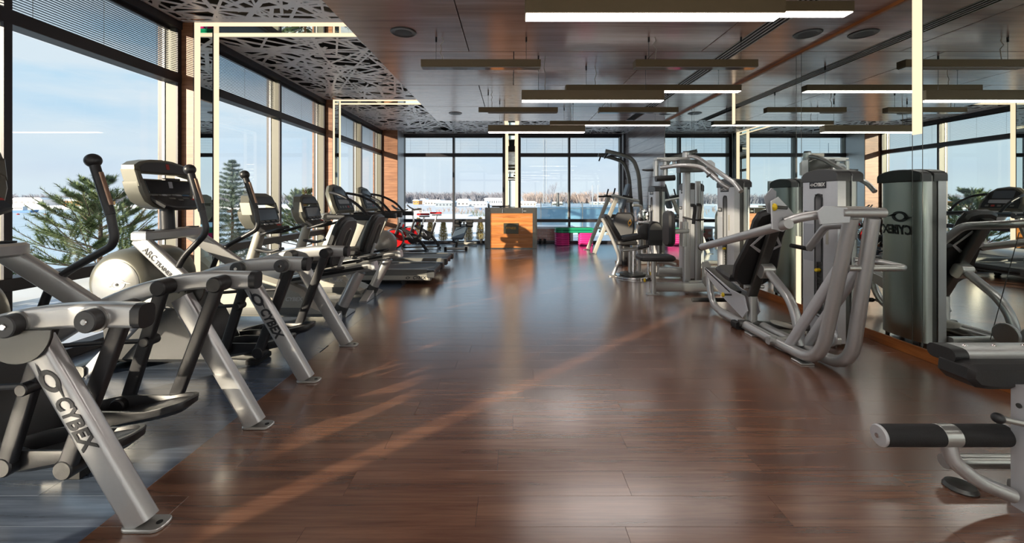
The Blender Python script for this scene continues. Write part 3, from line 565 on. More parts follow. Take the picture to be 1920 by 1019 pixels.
# ------------------------------------------------------------------ recumbent bikes
def recumbent():
    t = thing('exercise_bike', '', 'exercise bike', (-2.2, 0, 0), 'recumbent exercise bikes')
    M().prism([(-2.98, .06), (-2.20, .05), (-1.9, .05), (-1.86, .12), (-2.02, .19), (-2.14, .33), (-2.35, .42), (-2.6, .50), (-2.86, .52), (-2.99, .40)], (0, .15, 0), (1, 0, 0), (0, 0, 1), .30, .04).build('body_cover', PALE, t)
    M().bar([(-2.9, -.155, .12), (-2.1, -.155, .12)], .012, .07, (0, 1, 0)).build('side_trim', MGREY, t)
    text('CYBEX', .055, (-2.30, -.1525, .24), (1, 0, 0), (0, 0, 1), TXTW, t, bold=.02); sw = M(); swoosh(sw, (-2.37, -.1515, .24), (1, 0, .1), (-.1, 0, 1), .026); sw.build('logo', TXTW, t)
    M().tube([(-2.78, 0, .45), (-2.62, 0, 1.0)], [.062, .050], 18).build('console_post', PALE, t)
    M().bar([(-2.70, 0, .74), (-2.52, 0, .70), (-2.42, 0, .735)], .10, .03, (0, 1, 0), .05).build('bottle_holder', PLAST, t)
    sh = lambda p: V((p.x-(p.z-1.0)*.26, p.y, p.z)); YA, Z = (0, 1, 0), (0, 0, 1)
    cs = M().prism([(-.20, 1.195), (.20, 1.195), (.225, 1.22), (.19, 1.29), (.10, 1.318), (-.10, 1.318), (-.19, 1.29), (-.225, 1.22)], (-2.66, 0, 0), YA, Z, .11, .014).xf(sh).build('console', OLIVE, t)
    for s in (-1, 1): M().prism([(s*.232, 1.22), (s*.19, 1.21), (s*.185, 1.16), (s*.24, 1.10)], (-2.66, 0, 0), YA, Z, .11, .006).xf(sh).build('console_side', OLIVE, cs)
    M().prism([(-.20, 1.165), (.20, 1.165), (.238, 1.13), (.235, 1.04), (.19, .96), (.10, .93), (-.10, .93), (-.19, .96), (-.235, 1.04), (-.238, 1.13)], (-2.72, 0, 0), YA, Z, .17, .03).xf(sh).build('console_body', OLIVE, cs)
    M().prism([(-.19, 1.205), (.19, 1.205), (.19, 1.245), (.15, 1.285), (-.15, 1.285), (-.19, 1.245)], (-2.552, 0, 0), YA, Z, .008, .002).xf(sh).build('display_hood', DGREY, cs)
    M().prism(rrect(.40, .16, .03, 3, 0, 1.085), (-2.552, 0, 0), YA, Z, .008, .002).xf(sh).build('screen_frame', BLKTRIM, cs)
    M().prism(rrect(.33, .11, .012, 3, 0, 1.095), (-2.545, 0, 0), YA, Z, .004).xf(sh).build('screen', mat_scr, cs)
    kp = M().prism([(-.20, 0), (.20, 0), (.18, .13), (-.18, .13)], (-2.585, 0, 1.02), (0, 1, 0), (.80, 0, -.60), .04, .008).build('keypad', PLAST, t)
    for y in (-.14, -.05, .05, .14):
        for d in (.035, .08): M().prism(rrect(.055, .02, .004, 2, y, d), V((-2.585, 0, 1.02))+V((.6, 0, .8))*.039, (0, 1, 0), (.80, 0, -.60), .003).build('button', MGREY if d < .05 else PLATE, kp)
    M().prism(rrect(.07, .02, .004, 2, .05, .108), V((-2.585, 0, 1.02))+V((.6, 0, .8))*.039, (0, 1, 0), (.80, 0, -.60), .003).build('button', REDL, kp)
    for s in (-1, 1): M().tube([(-2.62, s*.03, .90), (-2.52, s*.20, .90), (-2.30, s*.225, .965), (-2.27, s*.15, .975)], .017, 12, .05).build('front_handle', PLAST, t)
    rail = M().bar([(-2.45, 0, .385), (-1.45, 0, .555)], .12, .085, (0, 1, 0), rc=.2).build('seat_rail', STEEL, t)
    M().bar([(-1.455, 0, .554), (-1.425, 0, .559)], .128, .092, (0, 1, 0), rc=.3).build('rail_end_cap', GREY, rail)
    M().bar([(-2.4, -.063, .40), (-1.5, -.063, .552)], .006, .03, (0, 1, 0)).build('rail_groove', BLKTRIM, rail)
    M().tube([(-1.60, 0, .50), (-1.80, 0, .10)], [.062, .058], 20).build('rear_leg', SILVER, t)
    M().cyl((-1.775, 0, .145), (-1.81, 0, .075), .068, 20).build('leg_collar', DGREY, t)
    for s in (-1, 1): M().prism([(s*.05, .0), (s*.315, 0), (s*.315, .02), (s*.06, .10)], (-1.86, 0, 0), (0, 1, 0), (0, 0, 1), .10, .008).build('stabilizer_foot', SILVER, t)
    M().prism([(-2.25, .06), (-1.88, .04), (-1.86, .10), (-2.0, .13), (-2.08, .22), (-2.12, .36), (-2.25, .40)], (0, .035, 0), (1, 0, 0), (0, 0, 1), .07, .01).build('frame_web', GREY, t)
    # seat
    M().prism([(-2.27, .53), (-1.90, .55), (-1.88, .60), (-1.95, .64), (-2.2, .625), (-2.29, .59)], (0, .21, 0), (1, 0, 0), (0, 0, 1), .42, .025).build('seat_pad', VINYL, t)
    o = V((-1.93, 0, .60)); u = V((0, 1, 0)); v = V((.36, 0, 1)).normalized()
    bp = M().prism(rrect(.42, .52, .13, 6, 0, .25), o, u, v, .07, .02).build('backrest', VINYL, t)
    sh2 = o+u.cross(v).normalized()*-.0
    n = u.cross(v).normalized()
    ring = M()
    ring.prism(rrect(.40, .50, .12, 6, 0, .25), o+n*.065, u, v, .03, .012); ring.build('backrest_shell', DGREY, bp)
    sl = M(); sl.tube([o+n*.094+u*a+v*(.25+b) for a, b in rrect(.12, .30, .058, 5)]+[o+n*.094+u*.06+v*.34], .010, 8); sl.build('shell_slot_rim', MGREY, bp)
    M().prism(rrect(.10, .28, .05, 5, 0, .25), o+n*.093, u, v, .003).build('shell_slot', BLKTRIM, bp)
    M().prism([(-.02, 0), (.02, 0), (.02, .3), (-.02, .3)], o+n*.03+V((.02, 0, -.18)), (0, 1, 0), v, .03, .006).build('seat_carriage', GREY, t)
    for s in (-1, 1): M().tube([(-2.0, s*.10, .53), (-1.95, s*.27, .53), (-1.72, s*.285, .57), (-1.66, s*.25, .58), (-1.72, s*.22, .56)], .016, 12, .04).build('side_handle', PLAST, t)
    M().tube([(-2.52, -.16, .36), (-2.52, -.24, .36)], .014, 8).build('crank', STEELD, t)
    for s in (-1, 1):
        M().bar([(-2.52, s*.175, .36), (-2.52+s*.14, s*.185, .36+s*.06)], .014, .03, (0, 1, 0)).build('crank_arm', STEELD, t)
        M().box(-2.57+s*.14, -2.47+s*.14, min(s*.19, s*.29), max(s*.19, s*.29), .345+s*.06, .375+s*.06, .006).build('pedal', PLAST, t)
    return t
mat_scr = mat('screen_grey', (92, 98, 106), .15, 0, noise=.05)
b1 = recumbent(); b1.location = (-2.2, 4.37, 0); b1['label'] = 'pale recumbent exercise bike right behind the second elliptical trainer'
dup(b1, (-2.2, 5.37, 0), 'pale recumbent exercise bike next to the treadmills')
# ------------------------------------------------------------------ treadmills
def treadmill():
    t = thing('treadmill', '', 'treadmill', (-2.1, 0, 0), 'treadmills with grey belts')
    for s in (-1, 1):
        r = M().prism([(-3.05, .06), (-1.20, .06), (-1.20, .20), (-1.26, .225), (-3.05, .225)], (0, s*.36+.045, 0), (1, 0, 0), (0, 0, 1), .09, .008).build('side_rail', MGREY, t)
        M().box(-3.02, -1.23, s*.405-.004, s*.405+.004, .07, .135, .002).build('rail_stripe', PALE, r)
        M().box(-1.25, -1.14, s*.37-.05, s*.37+.05, .10, .215, .012).build('roller_cap', DGREY, t)
        M().cyl((-1.6, s*.36-.03, .03), (-1.6, s*.36+.03, .03), .03, 14).build('level_foot', RUBBER, t); M().cyl((-2.8, s*.36-.03, .035), (-2.8, s*.36+.03, .035), .035, 14).build('level_foot', RUBBER, t)
    text('CYBEX', .062, (-1.46, -.4105, .103), (1, 0, 0), (0, 0, 1), TXT, t, bold=.03, sx=1.0); sw = M(); swoosh(sw, (-1.53, -.410, .103), (1, 0, .1), (-.1, 0, 1), .028); sw.build('logo', TXT, t)
    M().box(-3.0, -1.18, -.315, .315, .10, .212, .01).build('belt', BELT, t)
    M().cyl((-1.20, -.315, .165), (-1.20, .315, .165), .045, 18).build('rear_roller', BLKTRIM, t)
    M().prism([(-3.15, .05), (-2.62, .05), (-2.56, .22), (-2.66, .30), (-3.0, .34), (-3.15, .25)], (0, .40, 0), (1, 0, 0), (0, 0, 1), .80, .03).build('motor_hood', GREY, t)
    for s in (-1, 1):
        M().bar([(-2.86, s*.42, .16), (-2.48, s*.42, 1.0)], .05, .20, (0, 1, 0), rc=.2).build('upright', PALE, t)
        M().bar([(-2.70, s*.42, 1.0), (-2.45, s*.42, .995), (-1.95, s*.42, .985)], .07, .085, (0, 1, 0), rc=.35).build('handrail', PLAST, t)
        M().bar([(-1.96, s*.42, .985), (-1.93, s*.42, .985)], .074, .09, (0, 1, 0), rc=.4).build('handrail_cap', DGREY, t)
        M().tube([(-2.72, s*.30, 1.36), (-2.55, s*.40, 1.33), (-2.28, s*.42, 1.20), (-2.12, s*.42, 1.02)], .021, 10, .12).build('arm_bow', BLACK, t)
    M().bar([(-2.70, -.44, .99), (-2.82, -.3, 1.0), (-2.86, 0, 1.0), (-2.82, .3, 1.0), (-2.70, .44, .99)], .10, .11, (0, 0, 1), .1, rc=.3).build('cross_bow', MGREY, t)
    for s in (-1, 1): M().lathe((-2.70, s*.26, 1.0), (0, 0, 1), [(.04, 0), (.045, .08), (.038, .08), (.034, .01), (.001, .01)], 16).build('bottle_holder', REDL if s > 0 else DGREY, t)
    v = V((-.42, 0, 1)).normalized(); u = V((0, 1, 0)); o = V((-2.58, 0, 1.06)); n = u.cross(v).normalized()
    cs = M().prism([(-.36, 0), (.36, 0), (.37, .12), (.30, .36), (.18, .46), (0, .485), (-.18, .46), (-.30, .36), (-.37, .12)], o-n*.10, u, v, .10, .03).build('console', OLIVE, t)
    M().prism([(-.30, .04), (.30, .04), (.30, .14), (.24, .34), (.12, .42), (-.12, .42), (-.24, .34), (-.30, .14)], o, u, v, .008, .002).build('console_face', BLKTRIM, cs)
    M().prism(rrect(.34, .15, .02, 3, 0, .31), o+n*.007, u, v, .004).build('screen', mat_scr, cs)
    M().prism(rrect(.40, .07, .02, 3, 0, .17), o+n*.007, u, v, .004).build('display', PLATE, cs)
    for q in range(5): M().prism(rrect(.06, .035, .005, 2, -.2+.1*q, .085), o+n*.007, u, v, .004).build('button', MGREY if q != 3 else REDL, cs)
    M().prism([(-.15, 0), (.15, 0), (.10, -.25), (-.10, -.25)], o-n*.08, u, v, .05, .01).build('console_mast', GREY, t)
    return t
t1 = treadmill(); t1.location = (-2.1, 6.52, 0); t1['label'] = 'grey treadmill whose side rail shows dark lettering, nearer of the two'
dup(t1, (-2.1, 7.72, 0), 'grey treadmill farther along, next to the silver exercise ball')
# ------------------------------------------------------------------ spin bikes
def spin():
    t = thing('spin_bike', '', 'exercise bike', (-2.35, 0, 0), 'red and black spin bikes')
    fw = M().lathe((-2.75, -.03, .34), (0, 1, 0), [(.235, 0), (.245, .008), (.245, .052), (.235, .06)], 40).build('flywheel_rim', CHROME, t)
    M().lathe((-2.75, -.045, .34), (0, 1, 0), [(.20, 0), (.205, .01), (.205, .08), (.20, .09)], 36).build('flywheel_disc', RED, fw)
    M().prism([(-.10, -.02), (.10, -.02), (0, .13)], (-2.75, -.0455, .33), (1, 0, .3), (-.3, 0, 1), .003).build('disc_emblem', PALE, fw)
    for s in (-1, 1):
        M().bar([(-2.75, s*.07, .34), (-2.62, s*.06, .72)], .03, .05, (0, 1, 0)).build('fork', BLACK, t)
    M().bar([(-2.62, 0, .60), (-2.20, 0, .36)], .06, .07, (0, 1, 0)).build('main_frame', BLACK, t)
    M().bar([(-2.70, 0, .34), (-2.2, 0, .34), (-2.0, 0, .06)], .05, .07, (0, 1, 0), .1).build('lower_frame', BLACK, t)
    M().bar([(-2.20, 0, .36), (-2.10, 0, .66)], .055, .06, (0, 1, 0)).build('seat_tube', BLACK, t)
    M().bar([(-2.12, 0, .60), (-2.06, 0, .86)], .035, .04, (0, 1, 0)).build('seat_post', CHROME, t); M().bar([(-2.18, 0, .86), (-1.94, 0, .86)], .04, .03, (0, 1, 0)).build('seat_slider', DGREY, t)
    M().prism([(-.18, .0), (-.02, .028), (.07, .085), (.12, .08), (.13, 0), (.12, -.08), (.07, -.085), (-.02, -.028)], (-2.06, 0, .885), (1, 0, 0), (0, 1, 0), .05, .018).build('saddle', RED, t)
    M().bar([(-2.63, 0, .66), (-2.68, 0, .98)], .035, .04, (0, 1, 0)).build('handlebar_post', CHROME, t)
    M().tube([(-2.46, -.23, 1.02), (-2.60, -.23, 1.0), (-2.68, -.10, .99), (-2.68, .10, .99), (-2.60, .23, 1.0), (-2.46, .23, 1.02)], .017, 10, .05).build('handlebar', RUBBER, t)
    for s in (-1, 1): M().tube([(-2.62, s*.10, 1.0), (-2.74, s*.10, 1.06), (-2.80, s*.06, 1.12)], .016, 8, .04).build('bar_end', BLACK, t)
    M().cyl((-2.56, 0, .60), (-2.53, 0, .68), .022, 12).build('resistance_knob', RED, t)
    M().lathe((-2.32, -.065, .34), (0, 1, 0), [(.11, 0), (.12, .01), (.12, .05), (.11, .06)], 24).build('chain_guard', BLKTRIM, t)
    for s in (-1, 1):
        M().bar([(-2.32, s*.08, .34), (-2.32+s*.10, s*.09, .34-s*.13)], .014, .03, (0, 1, 0)).build('crank_arm', CHROME, t)
        M().box(-2.37+s*.10, -2.27+s*.10, min(s*.10, s*.2), max(s*.10, s*.2), .325-s*.13, .355-s*.13, .006).build('pedal', PLAST, t)
    M().bar([(-2.0, -.26, .04), (-2.0, .26, .04)], .05, .06, (1, 0, 0)).build('rear_stabilizer', BLACK, t); M().bar([(-2.92, -.24, .04), (-2.92, .24, .04)], .05, .06, (1, 0, 0)).build('front_stabilizer', BLACK, t)
    M().bar([(-2.92, 0, .05), (-2.75, 0, .30)], .05, .05, (0, 1, 0)).build('front_strut', BLACK, t); M().bar([(-2.92, 0, .045), (-2.0, 0, .045)], .04, .04, (0, 1, 0)).build('floor_rail', BLACK, t)
    return t
s1 = spin(); s1.location = (-2.35, 9.75, 0); s1.rotation_euler = (0, 0, .12); s1['label'] = 'black spin bike with red saddle and flywheel, next to the silver ball'
s2 = dup(s1, (-2.22, 10.65, 0), 'black spin bike with red saddle and flywheel, nearest the far window'); s2.rotation_euler = (0, 0, .28)
t = thing('exercise_ball', 'large shiny silver exercise ball lying behind the treadmills', 'exercise ball', (-2.78, 8.95, 0))
M().ball((-2.78, 8.95, .30), .30, 40, 28).build('ball', BALLM, t); M().cyl((-2.60, 8.75, .43), (-2.594, 8.742, .434), .012, 10).build('valve_plug', GREY, t)
# ------------------------------------------------------------------ sit-up bench
t = thing('weight_bench', 'grey padded sit-up bench with black foam rollers before the far window', 'bench', (-1.32, 10.85, 0))
o = V((-1.37, 10.45, .25)); v = V((.05, .9, .30)).normalized(); u = V((1, -.06, 0)).normalized()
M().prism(rrect(.30, .95, .05, 4, 0, .45), o, u, v, .06, .015).build('pad', mat('slate_vinyl', (84, 98, 112), .5, noise=.06), t)
M().bar([(-1.38, 10.25, .20), (-1.30, 11.35, .52)], .06, .05, (1, 0, 0)).build('spine', STEELD, t)
M().bar([(-1.63, 10.26, .045), (-1.14, 10.26, .045)], .07, .07, (0, 1, 0)).build('foot_bar', STEEL, t)
for x in (-1.64, -1.13): M().bar([(x-.03, 10.26, .045), (x+.03, 10.26, .045)], .085, .085, (0, 1, 0)).build('foot_cap', RUBBER, t)
M().bar([(-1.385, 10.26, .06), (-1.37, 10.45, .22)], .06, .05, (1, 0, 0)).build('front_leg', STEELD, t)
M().bar([(-1.30, 11.32, .52), (-1.28, 11.40, .10)], .06, .05, (1, 0, 0)).build('rear_leg', STEEL, t); M().bar([(-1.48, 11.40, .05), (-.96, 11.40, .05)], .08, .08, (0, 1, 0)).build('rear_foot_bar', PALE, t)
M().bar([(-1.30, 11.25, .50), (-1.29, 11.18, .66)], .05, .05, (1, 0, 0)).build('roller_post', STEEL, t)
for z, y in ((.66, 11.18), (.57, 11.06)):
    for s in (-1, 1): M().cyl((-1.29+s*.06, y, z), (-1.29+s*.25, y, z), .05, 16, bev=.01).build('foam_roller', RUBBER, t)
    M().cyl((-1.35, y, z), (-1.23, y, z), .015, 8).build('roller_axle', STEEL, t)
world_origin()
# ================================================================== strength machines by the mirror
def tower(parent, x, y, first=True):
    """weight-stack tower: slotted front towards the aisle (-x), bowed back shroud to the mirror"""
    W2, T = .21, 1.455
    fr = M()
    for a, b in ((-W2, -.047), (.047, W2)): fr.prism([(x+.006, y+a if a < 0 else y+a), (x, y+a+.03 if a < 0 else y+a), (x, y+b if a < 0 else y+b-.03), (x+.006, y+b), (x+.075, y+b), (x+.075, y+a)], (0, 0, .03), (1, 0, 0), (0, 1, 0), T-.03)
    fr.box(x, x+.075, y-.05, y+.05, 1.30, T); fr.box(x, x+.075, y-.05, y+.05, .03, .22)
    f = fr.build('front_shroud', GREY, parent)
    M().tube([(x-.001, y+a, z) for a, z in [(-.047, .25)]+[(-.047*math.cos(PI*q/10), 1.255+.047*math.sin(PI*q/10)) for q in range(11)]+[(.047, .25)]+[(.047*math.cos(PI*q/10), .25-.047*math.sin(PI*q/10)) for q in range(1, 11)]], .006, 6).build('slot_rim', DGREY, f)
    M().box(x+.055, x+.062, y-.05, y+.05, .2, 1.31).build('slot_back', BLKTRIM, f)
    ws = M()
    for q in range(14): ws.box(x+.012, x+.05, y-.043, y+.043, .23+q*.033, .259+q*.033)
    for q in range(14): ws.cyl((x+.013, y, .245+q*.033), (x+.010, y, .245+q*.033), .006, 6)
    ws.build('weight_stack', STEELD, f, kind='stuff')
    M().cyl((x+.01, y, .62), (x-.03, y, .62), .016, 12, bev=.003).build('selector_pin', YELLOW, parent)
    fr = M()
    for s in (-1, 1): fr.box(x+.08, x+.115, y+s*.185-.018, y+s*.185+.018, .03, T-.01); fr.box(x+.118, x+.122, y+s*.20-.006, y+s*.20+.006, .03, T-.01)
    fr.box(x+.09, x+.11, y-.17, y+.17, .03, T); fr.build('inner_frame', STEELD, parent)
    bk = M(); N = 12; R = [(x+.125, y-W2)]+[(x+.155+.065*math.sin(PI*q/N)**.8, y-W2*math.cos(PI*q/N)) for q in range(N+1)]+[(x+.125, y+W2)]
    bk.prism(R, (0, 0, .03), (1, 0, 0), (0, 1, 0), T-.03); b = bk.build('back_shroud', SHROUD, parent)
    cp = [(-W2-.006, T-.045), (W2+.006, T-.045), (W2+.006, T+.008)]+[((W2+.006)*math.cos(PI*q/12), T+.008+.06*math.sin(PI*q/12)) for q in range(1, 12)]+[(-W2-.006, T+.008)]
    M().prism([(a, c-.0) for a, c in cp if True], (x-.006, y, 0), (0, 1, 0), (0, 0, 1), .125, .006).build('top_cap', DGREY, parent)
    M().prism([(a, c-.004) for a, c in cp], (x+.127, y, 0), (0, 1, 0), (0, 0, 1), .10, .008).build('top_cap', DGREY, parent)
    p = M().prism(rrect(.20, .066, .004, 2, -.01, 1.385), (x-.001, y, 0), (0, -1, 0), (0, 0, 1), .004).build('name_plate', TXT, parent)
    text('CYBEX', .045, (x-.0065, y+.055, 1.385), (0, -1, 0), (0, 0, 1), TXTW, parent, bold=.03, sx=.95); sw = M(); swoosh(sw, (x-.0055, y+.075, 1.385), (0, -1, .1), (0, .1, 1), .017); sw.build('logo', TXTW, parent)
    M().prism(rrect(.10, .052, .004, 2, -.125, 1.12), (x-.001, y, 0), (0, -1, 0), (0, 0, 1), .004).build('name_plate', TXT, parent)
    text('VR1', .042, (x-.0065, y+.125, 1.12), (0, -1, 0), (0, 0, 1), TXTW, parent, bold=.02, align='CENTER', shear=0)
    M().prism(rrect(.12, .34, .004, 2, -.13, .86), (x-.0005, y, 0), (0, -1, 0), (0, 0, 1), .002).build('instruction_placard', PLATE, parent)
    M().prism(rrect(.03, .20, .004, 2, .10, .96), (x-.0005, y, 0), (0, -1, 0), (0, 0, 1), .002).build('warning_sticker', PALE, parent)
    lt = text('CYBEX', .115, (x+.2225, y-.13, .98), (0, 1, 0), (0, 0, 1), TXT, parent, bold=.03, shear=.15, sx=.78); sw = M(); swoosh(sw, (x+.221, y-.015, 1.10), (0, 1, .05), (0, -.05, 1), .075); sw.build('logo', TXT, parent)
    for s in (-1, 1):
        for d in (.03, .17): M().cyl((x+d, y+s*.16, 0), (x+d, y+s*.16, .032), .016, 10).build('level_foot', STEELD, parent)
# ------------------------------------------------------------------ chest press, nearest
t = thing('chest_press_machine', 'silver seated chest press with black back pad and long bent tube frame', 'weight machine', (2.4, 3.6, 0))
tower(t, 2.75, 3.73)
RA = .043
for x, nm in ((2.235, 'a'), (2.375, 'b')):
    M().tube([(x, 4.42 if x < 2.3 else 3.95, .05), (x, 3.02 if x < 2.3 else 2.92, .055), (x, 2.74, 1.13)], RA, 16, .22).build('frame_tube', SILVER, t)
M().tube([(2.235, 4.38, .05), (2.26, 4.66, .06), (2.27, 4.78, .22), (2.27, 4.80, .42)], .036, 14, .16).build('front_tube', SILVER, t)
for x in (2.235, 2.375): M().bar([(x, 2.83, .80), (x, 3.36, .07)], .055, .075, (1, 0, 0), rc=.45).build('frame_brace', GREY, t)
M().tube([(2.16, 2.73, 1.165), (2.44, 2.73, 1.165)], .033, 14).build('top_tube', SILVER, t); M().tube([(2.16, 2.83, 1.18), (2.40, 2.83, 1.18), (2.44, 2.73, 1.165)], .026, 12, .03).build('top_tube', SILVER, t)
M().tube([(2.26, 2.80, .79), (2.66, 2.80, .79), (2.67, 3.05, .80), (2.55, 3.10, .80)], .022, 12, .06).build('hand_rail', STEEL, t)
M().prism([(-.02, -.06), (.17, -.05), (.18, .02), (.15, .05), (.0, .06), (-.04, .02)], (2.03, 2.72, 1.15), (1, 0, 0), (0, 0, 1), .012, .003).build('hinge_plate', GREY, t)
M().tube([(1.86, 2.84, 1.10), (1.95, 2.80, 1.135), (2.10, 2.76, 1.16), (2.3, 2.76, 1.13)], .032, 14, .05).build('cross_tube', SILVER, t)
pl = M().prism([(-.07, -.09), (.02, -.11), (.14, -.02), (.06, .06), (-.02, .13), (-.08, .10)], (1.84, 2.86, 1.14), (1, .25, 0), (0, 0, 1), .012, .003).build('pivot_plate', GREY, t)
M().prism([(-.05, 0), (.02, -.02), (.02, .15), (-.02, .17), (-.08, .11)], (1.82, 2.90, 1.16), (1, .25, 0), (0, 0, 1), .008, .002).build('pivot_guard', PLATE, pl)
M().cyl((1.80, 2.83, 1.20), (1.87, 2.83, 1.195), .012, 10).build('pin_stem', STEELD, t); M().ball((1.785, 2.83, 1.20), .026, 14, 10, (.6, 1, 1)).build('pin_knob', YELLOW, t)
M().tube([(1.85, 2.78, 1.09), (1.85, 4.05, .79)], .034, 16).build('press_arm', SILVER, t); M().cyl((1.85, 4.04, .792), (1.85, 4.065, .786), .036, 16, bev=.004).build('arm_cap', BLKTRIM, t)
M().tube([(2.40, 2.9, 1.12), (2.60, 3.2, 1.06), (2.64, 3.50, 1.03), (2.655, 3.72, .815)], .032, 14, .06).build('press_arm', SILVER, t)
M().cyl((2.655, 3.73, .81), (2.50, 3.73, .84), .019, 12).build('grip', RUBBER, t)
M().prism([(-.06, -.10), (.04, -.12), (.10, -.04), (.10, .08), (-.02, .08)], (2.47, 3.0, 1.08), (.7, .7, 0), (0, 0, 1), .012, .003).build('cam_plate', GREY, t)
M().tube([(2.53, 3.2, 1.0), (2.50, 3.42, .1)], .003, 5).build('cable', STEELD, t)
# seat, back pad and their carriers
o = V((2.30, 4.02, .46)); v = V((0, -.36, .70)).normalized(); u = V((1, 0, 0)); n = u.cross(v).normalized()
M().prism([(-.11, -.02), (.11, -.02), (.185, .06), (.20, .20), (.165, .40), (.15, .52), (.155, .68), (.13, .76), (.06, .79), (-.06, .79), (-.13, .76), (-.155, .68), (-.15, .52), (-.165, .40), (-.20, .20), (-.185, .06)], o-n*.03, u, v, .075, .022).build('back_pad', VINYL, t)
M().bar([o+n*.085+v*-.10, o+n*.085+v*.74], .085, .05, (1, 0, 0), rc=.2).build('back_post', STEELD, t)
br = M()
for s in (-1, 1): br.bar([o+n*.052+u*s*.03+v*.38, o+n*.052+u*s*.13+v*.45, o+n*.052+u*s*.03+v*.60], .006, .028, n)
br.build('pad_bracket', GREY, t, kind='stuff')
M().prism([(-.17, 0), (.17, 0), (.18, .10), (.14, .34), (.08, .40), (-.08, .40), (-.14, .34), (-.18, .10)], (2.30, 4.08, .44), (1, 0, 0), V((0, 1, .12)), .07, .022).build('seat_pad', VINYL, t)
for x in (2.24, 2.36):
    M().prism([(4.84, .465), (4.85, .40), (4.38, .20), (4.05, .10), (3.96, .19), (4.02, .32), (4.28, .335)], (x, 0, 0), (0, 1, 0), (0, 0, 1), .012, .003).build('seat_rail_plate', GREY, t)
M().bar([(2.30, 4.83, .45), (2.30, 4.28, .30)], .12, .03, (1, 0, 0)).build('seat_rail_cap', STEELD, t)
M().cyl((2.24, 4.25, .28), (2.17, 4.25, .28), .010, 10).build('pin_stem', STEELD, t); M().ball((2.155, 4.25, .28), .024, 14, 10, (.6, 1, 1)).build('pin_knob', YELLOW, t)
M().bar([(2.30, 3.98, .04), (2.30, 3.98, .33)], .07, .07, (1, 0, 0)).build('seat_post', STEEL, t); M().cyl((2.22, 3.97, .42), (2.40, 3.97, .42), .018, 10).build('hinge_pin', STEEL, t)
M().bar([(2.32, 3.80, .62), (2.335, 3.50, .42), (2.335, 3.42, .30), (2.335, 3.36, .07)], .075, .055, (1, 0, 0), .16, rc=.4).build('rear_brace', SILVER, t)
M().prism(rrect(.13, .12, .04, 4, 0, 0), (2.265, 3.80, .60), V((0, -.4, .8)).normalized(), (0, -.8, -.4), .11, .004).build('brace_bracket', STEEL, t)
M().bar([(2.15, 3.50, .065), (2.75, 3.50, .065)], .06, .06, (0, 1, 0)).build('cross_rail', STEEL, t); M().bar([(2.18, 4.0, .065), (2.78, 3.86, .065)], .06, .06, (0, 1, 0)).build('cross_rail', STEELD, t)
M().lathe((2.47, 3.80, .10), (.2, 0, 1), [(.09, 0), (.10, .006), (.10, .016), (.09, .022), (.03, .03)], 24).build('pulley_cover', PALE, t)
M().lathe((2.50, 3.30, .18), (1, -.1, 0), [(.085, 0), (.09, .005), (.09, .02), (.085, .025)], 24).build('pulley_cover', GREY, t)
M().bar([(2.2, 4.0, .035), (2.2, 4.10, .035)], .09, .07, (1, 0, 0)).build('end_block', RUBBER, t)
M().cyl((2.06, 4.76, .105), (2.26, 4.76, .105), .024, 14, bev=.004).build('foot_bar', RUBBER, t); M().cyl((2.30, 4.76, .105), (2.50, 4.76, .105), .024, 14, bev=.004).build('foot_bar', RUBBER, t); M().cyl((2.2, 4.76, .105), (2.4, 4.76, .105), .015, 10).build('foot_bar_axle', STEEL, t)
for x, y in ((2.235, 3.2), (2.235, 3.85), (2.375, 3.6)): M().box(x-.05, x+.05, y-.06, y+.06, 0, .012, .003).build('floor_plate', STEEL, t)
# ------------------------------------------------------------------ fly machine
t = thing('fly_machine', 'tall silver fly machine with curved overhead arms, seat facing the aisle', 'weight machine', (2.3, 5.5, 0))
tower(t, 2.75, 5.37)
M().bar([(2.39, 5.70, .02), (2.39, 5.70, 1.83)], .085, .085, (1, 0, 0), rc=.15).build('main_post', SILVER, t)
M().cyl((2.385, 5.70, 1.80), (2.385, 5.70, 1.90), .05, 18, bev=.006).build('post_head', STEEL, t); M().cyl((2.385, 5.70, 1.90), (2.385, 5.70, 1.915), .042, 18).build('post_cap', DGREY, t)
M().bar([(1.85, 5.53, .09), (2.75, 5.53, .09)], .09, .11, (0, 1, 0), rc=.12).build('base_rail', STEEL, t); M().bar([(2.10, 5.95, .24), (2.42, 5.90, .24)], .07, .10, (0, 1, 0), rc=.12).build('rear_rail', STEEL, t)
M().bar([(2.39, 5.66, .09), (2.78, 5.62, .09)], .10, .12, (0, 1, 0), rc=.12).build('base_rail', STEEL, t)
M().bar([(1.87, 5.50, 0), (1.87, 5.50, .46)], .055, .06, (1, 0, 0), rc=.2).build('seat_post', STEEL, t); M().prism(rrect(.16, .11, .03, 3, 1.85, 5.48), (0, 0, 0), (1, 0, 0), (0, 1, 0), .014, .003).build('foot_plate', STEEL, t)
M().cyl((1.83, 5.47, .19), (1.76, 5.47, .19), .012, 10).build('pin_stem', STEELD, t); M().ball((1.745, 5.47, .19), .026, 12, 8, (.6, 1, 1)).build('pin_knob', YELLOW, t)
M().prism(rrect(.46, .30, .05, 4, 1.885, 5.48), (0, 0, .455), (1, 0, 0), (0, 1, 0), .07, .022).build('seat_pad', VINYL, t); M().tube([(1.90, 5.50, .43), (2.08, 5.50, .42), (2.16, 5.50, .39)], .03, 12, .05).build('seat_carrier', STEEL, t)
M().prism(rrect(.28, .47, .09, 5, 0, 0), (2.03, 5.50, .87), (0, 1, 0), (0, 0, 1), .085, .025).build('back_pad', VINYL, t)
M().bar([(2.11, 5.50, .83), (2.38, 5.68, .83)], .06, .09, (0, 0, 1)).build('pad_bracket', STEEL, t)
M().bar([(2.33, 5.66, .62), (2.33, 5.66, .95)], .06, .10, (1, 0, 0)).build('pad_carrier', STEEL, t)
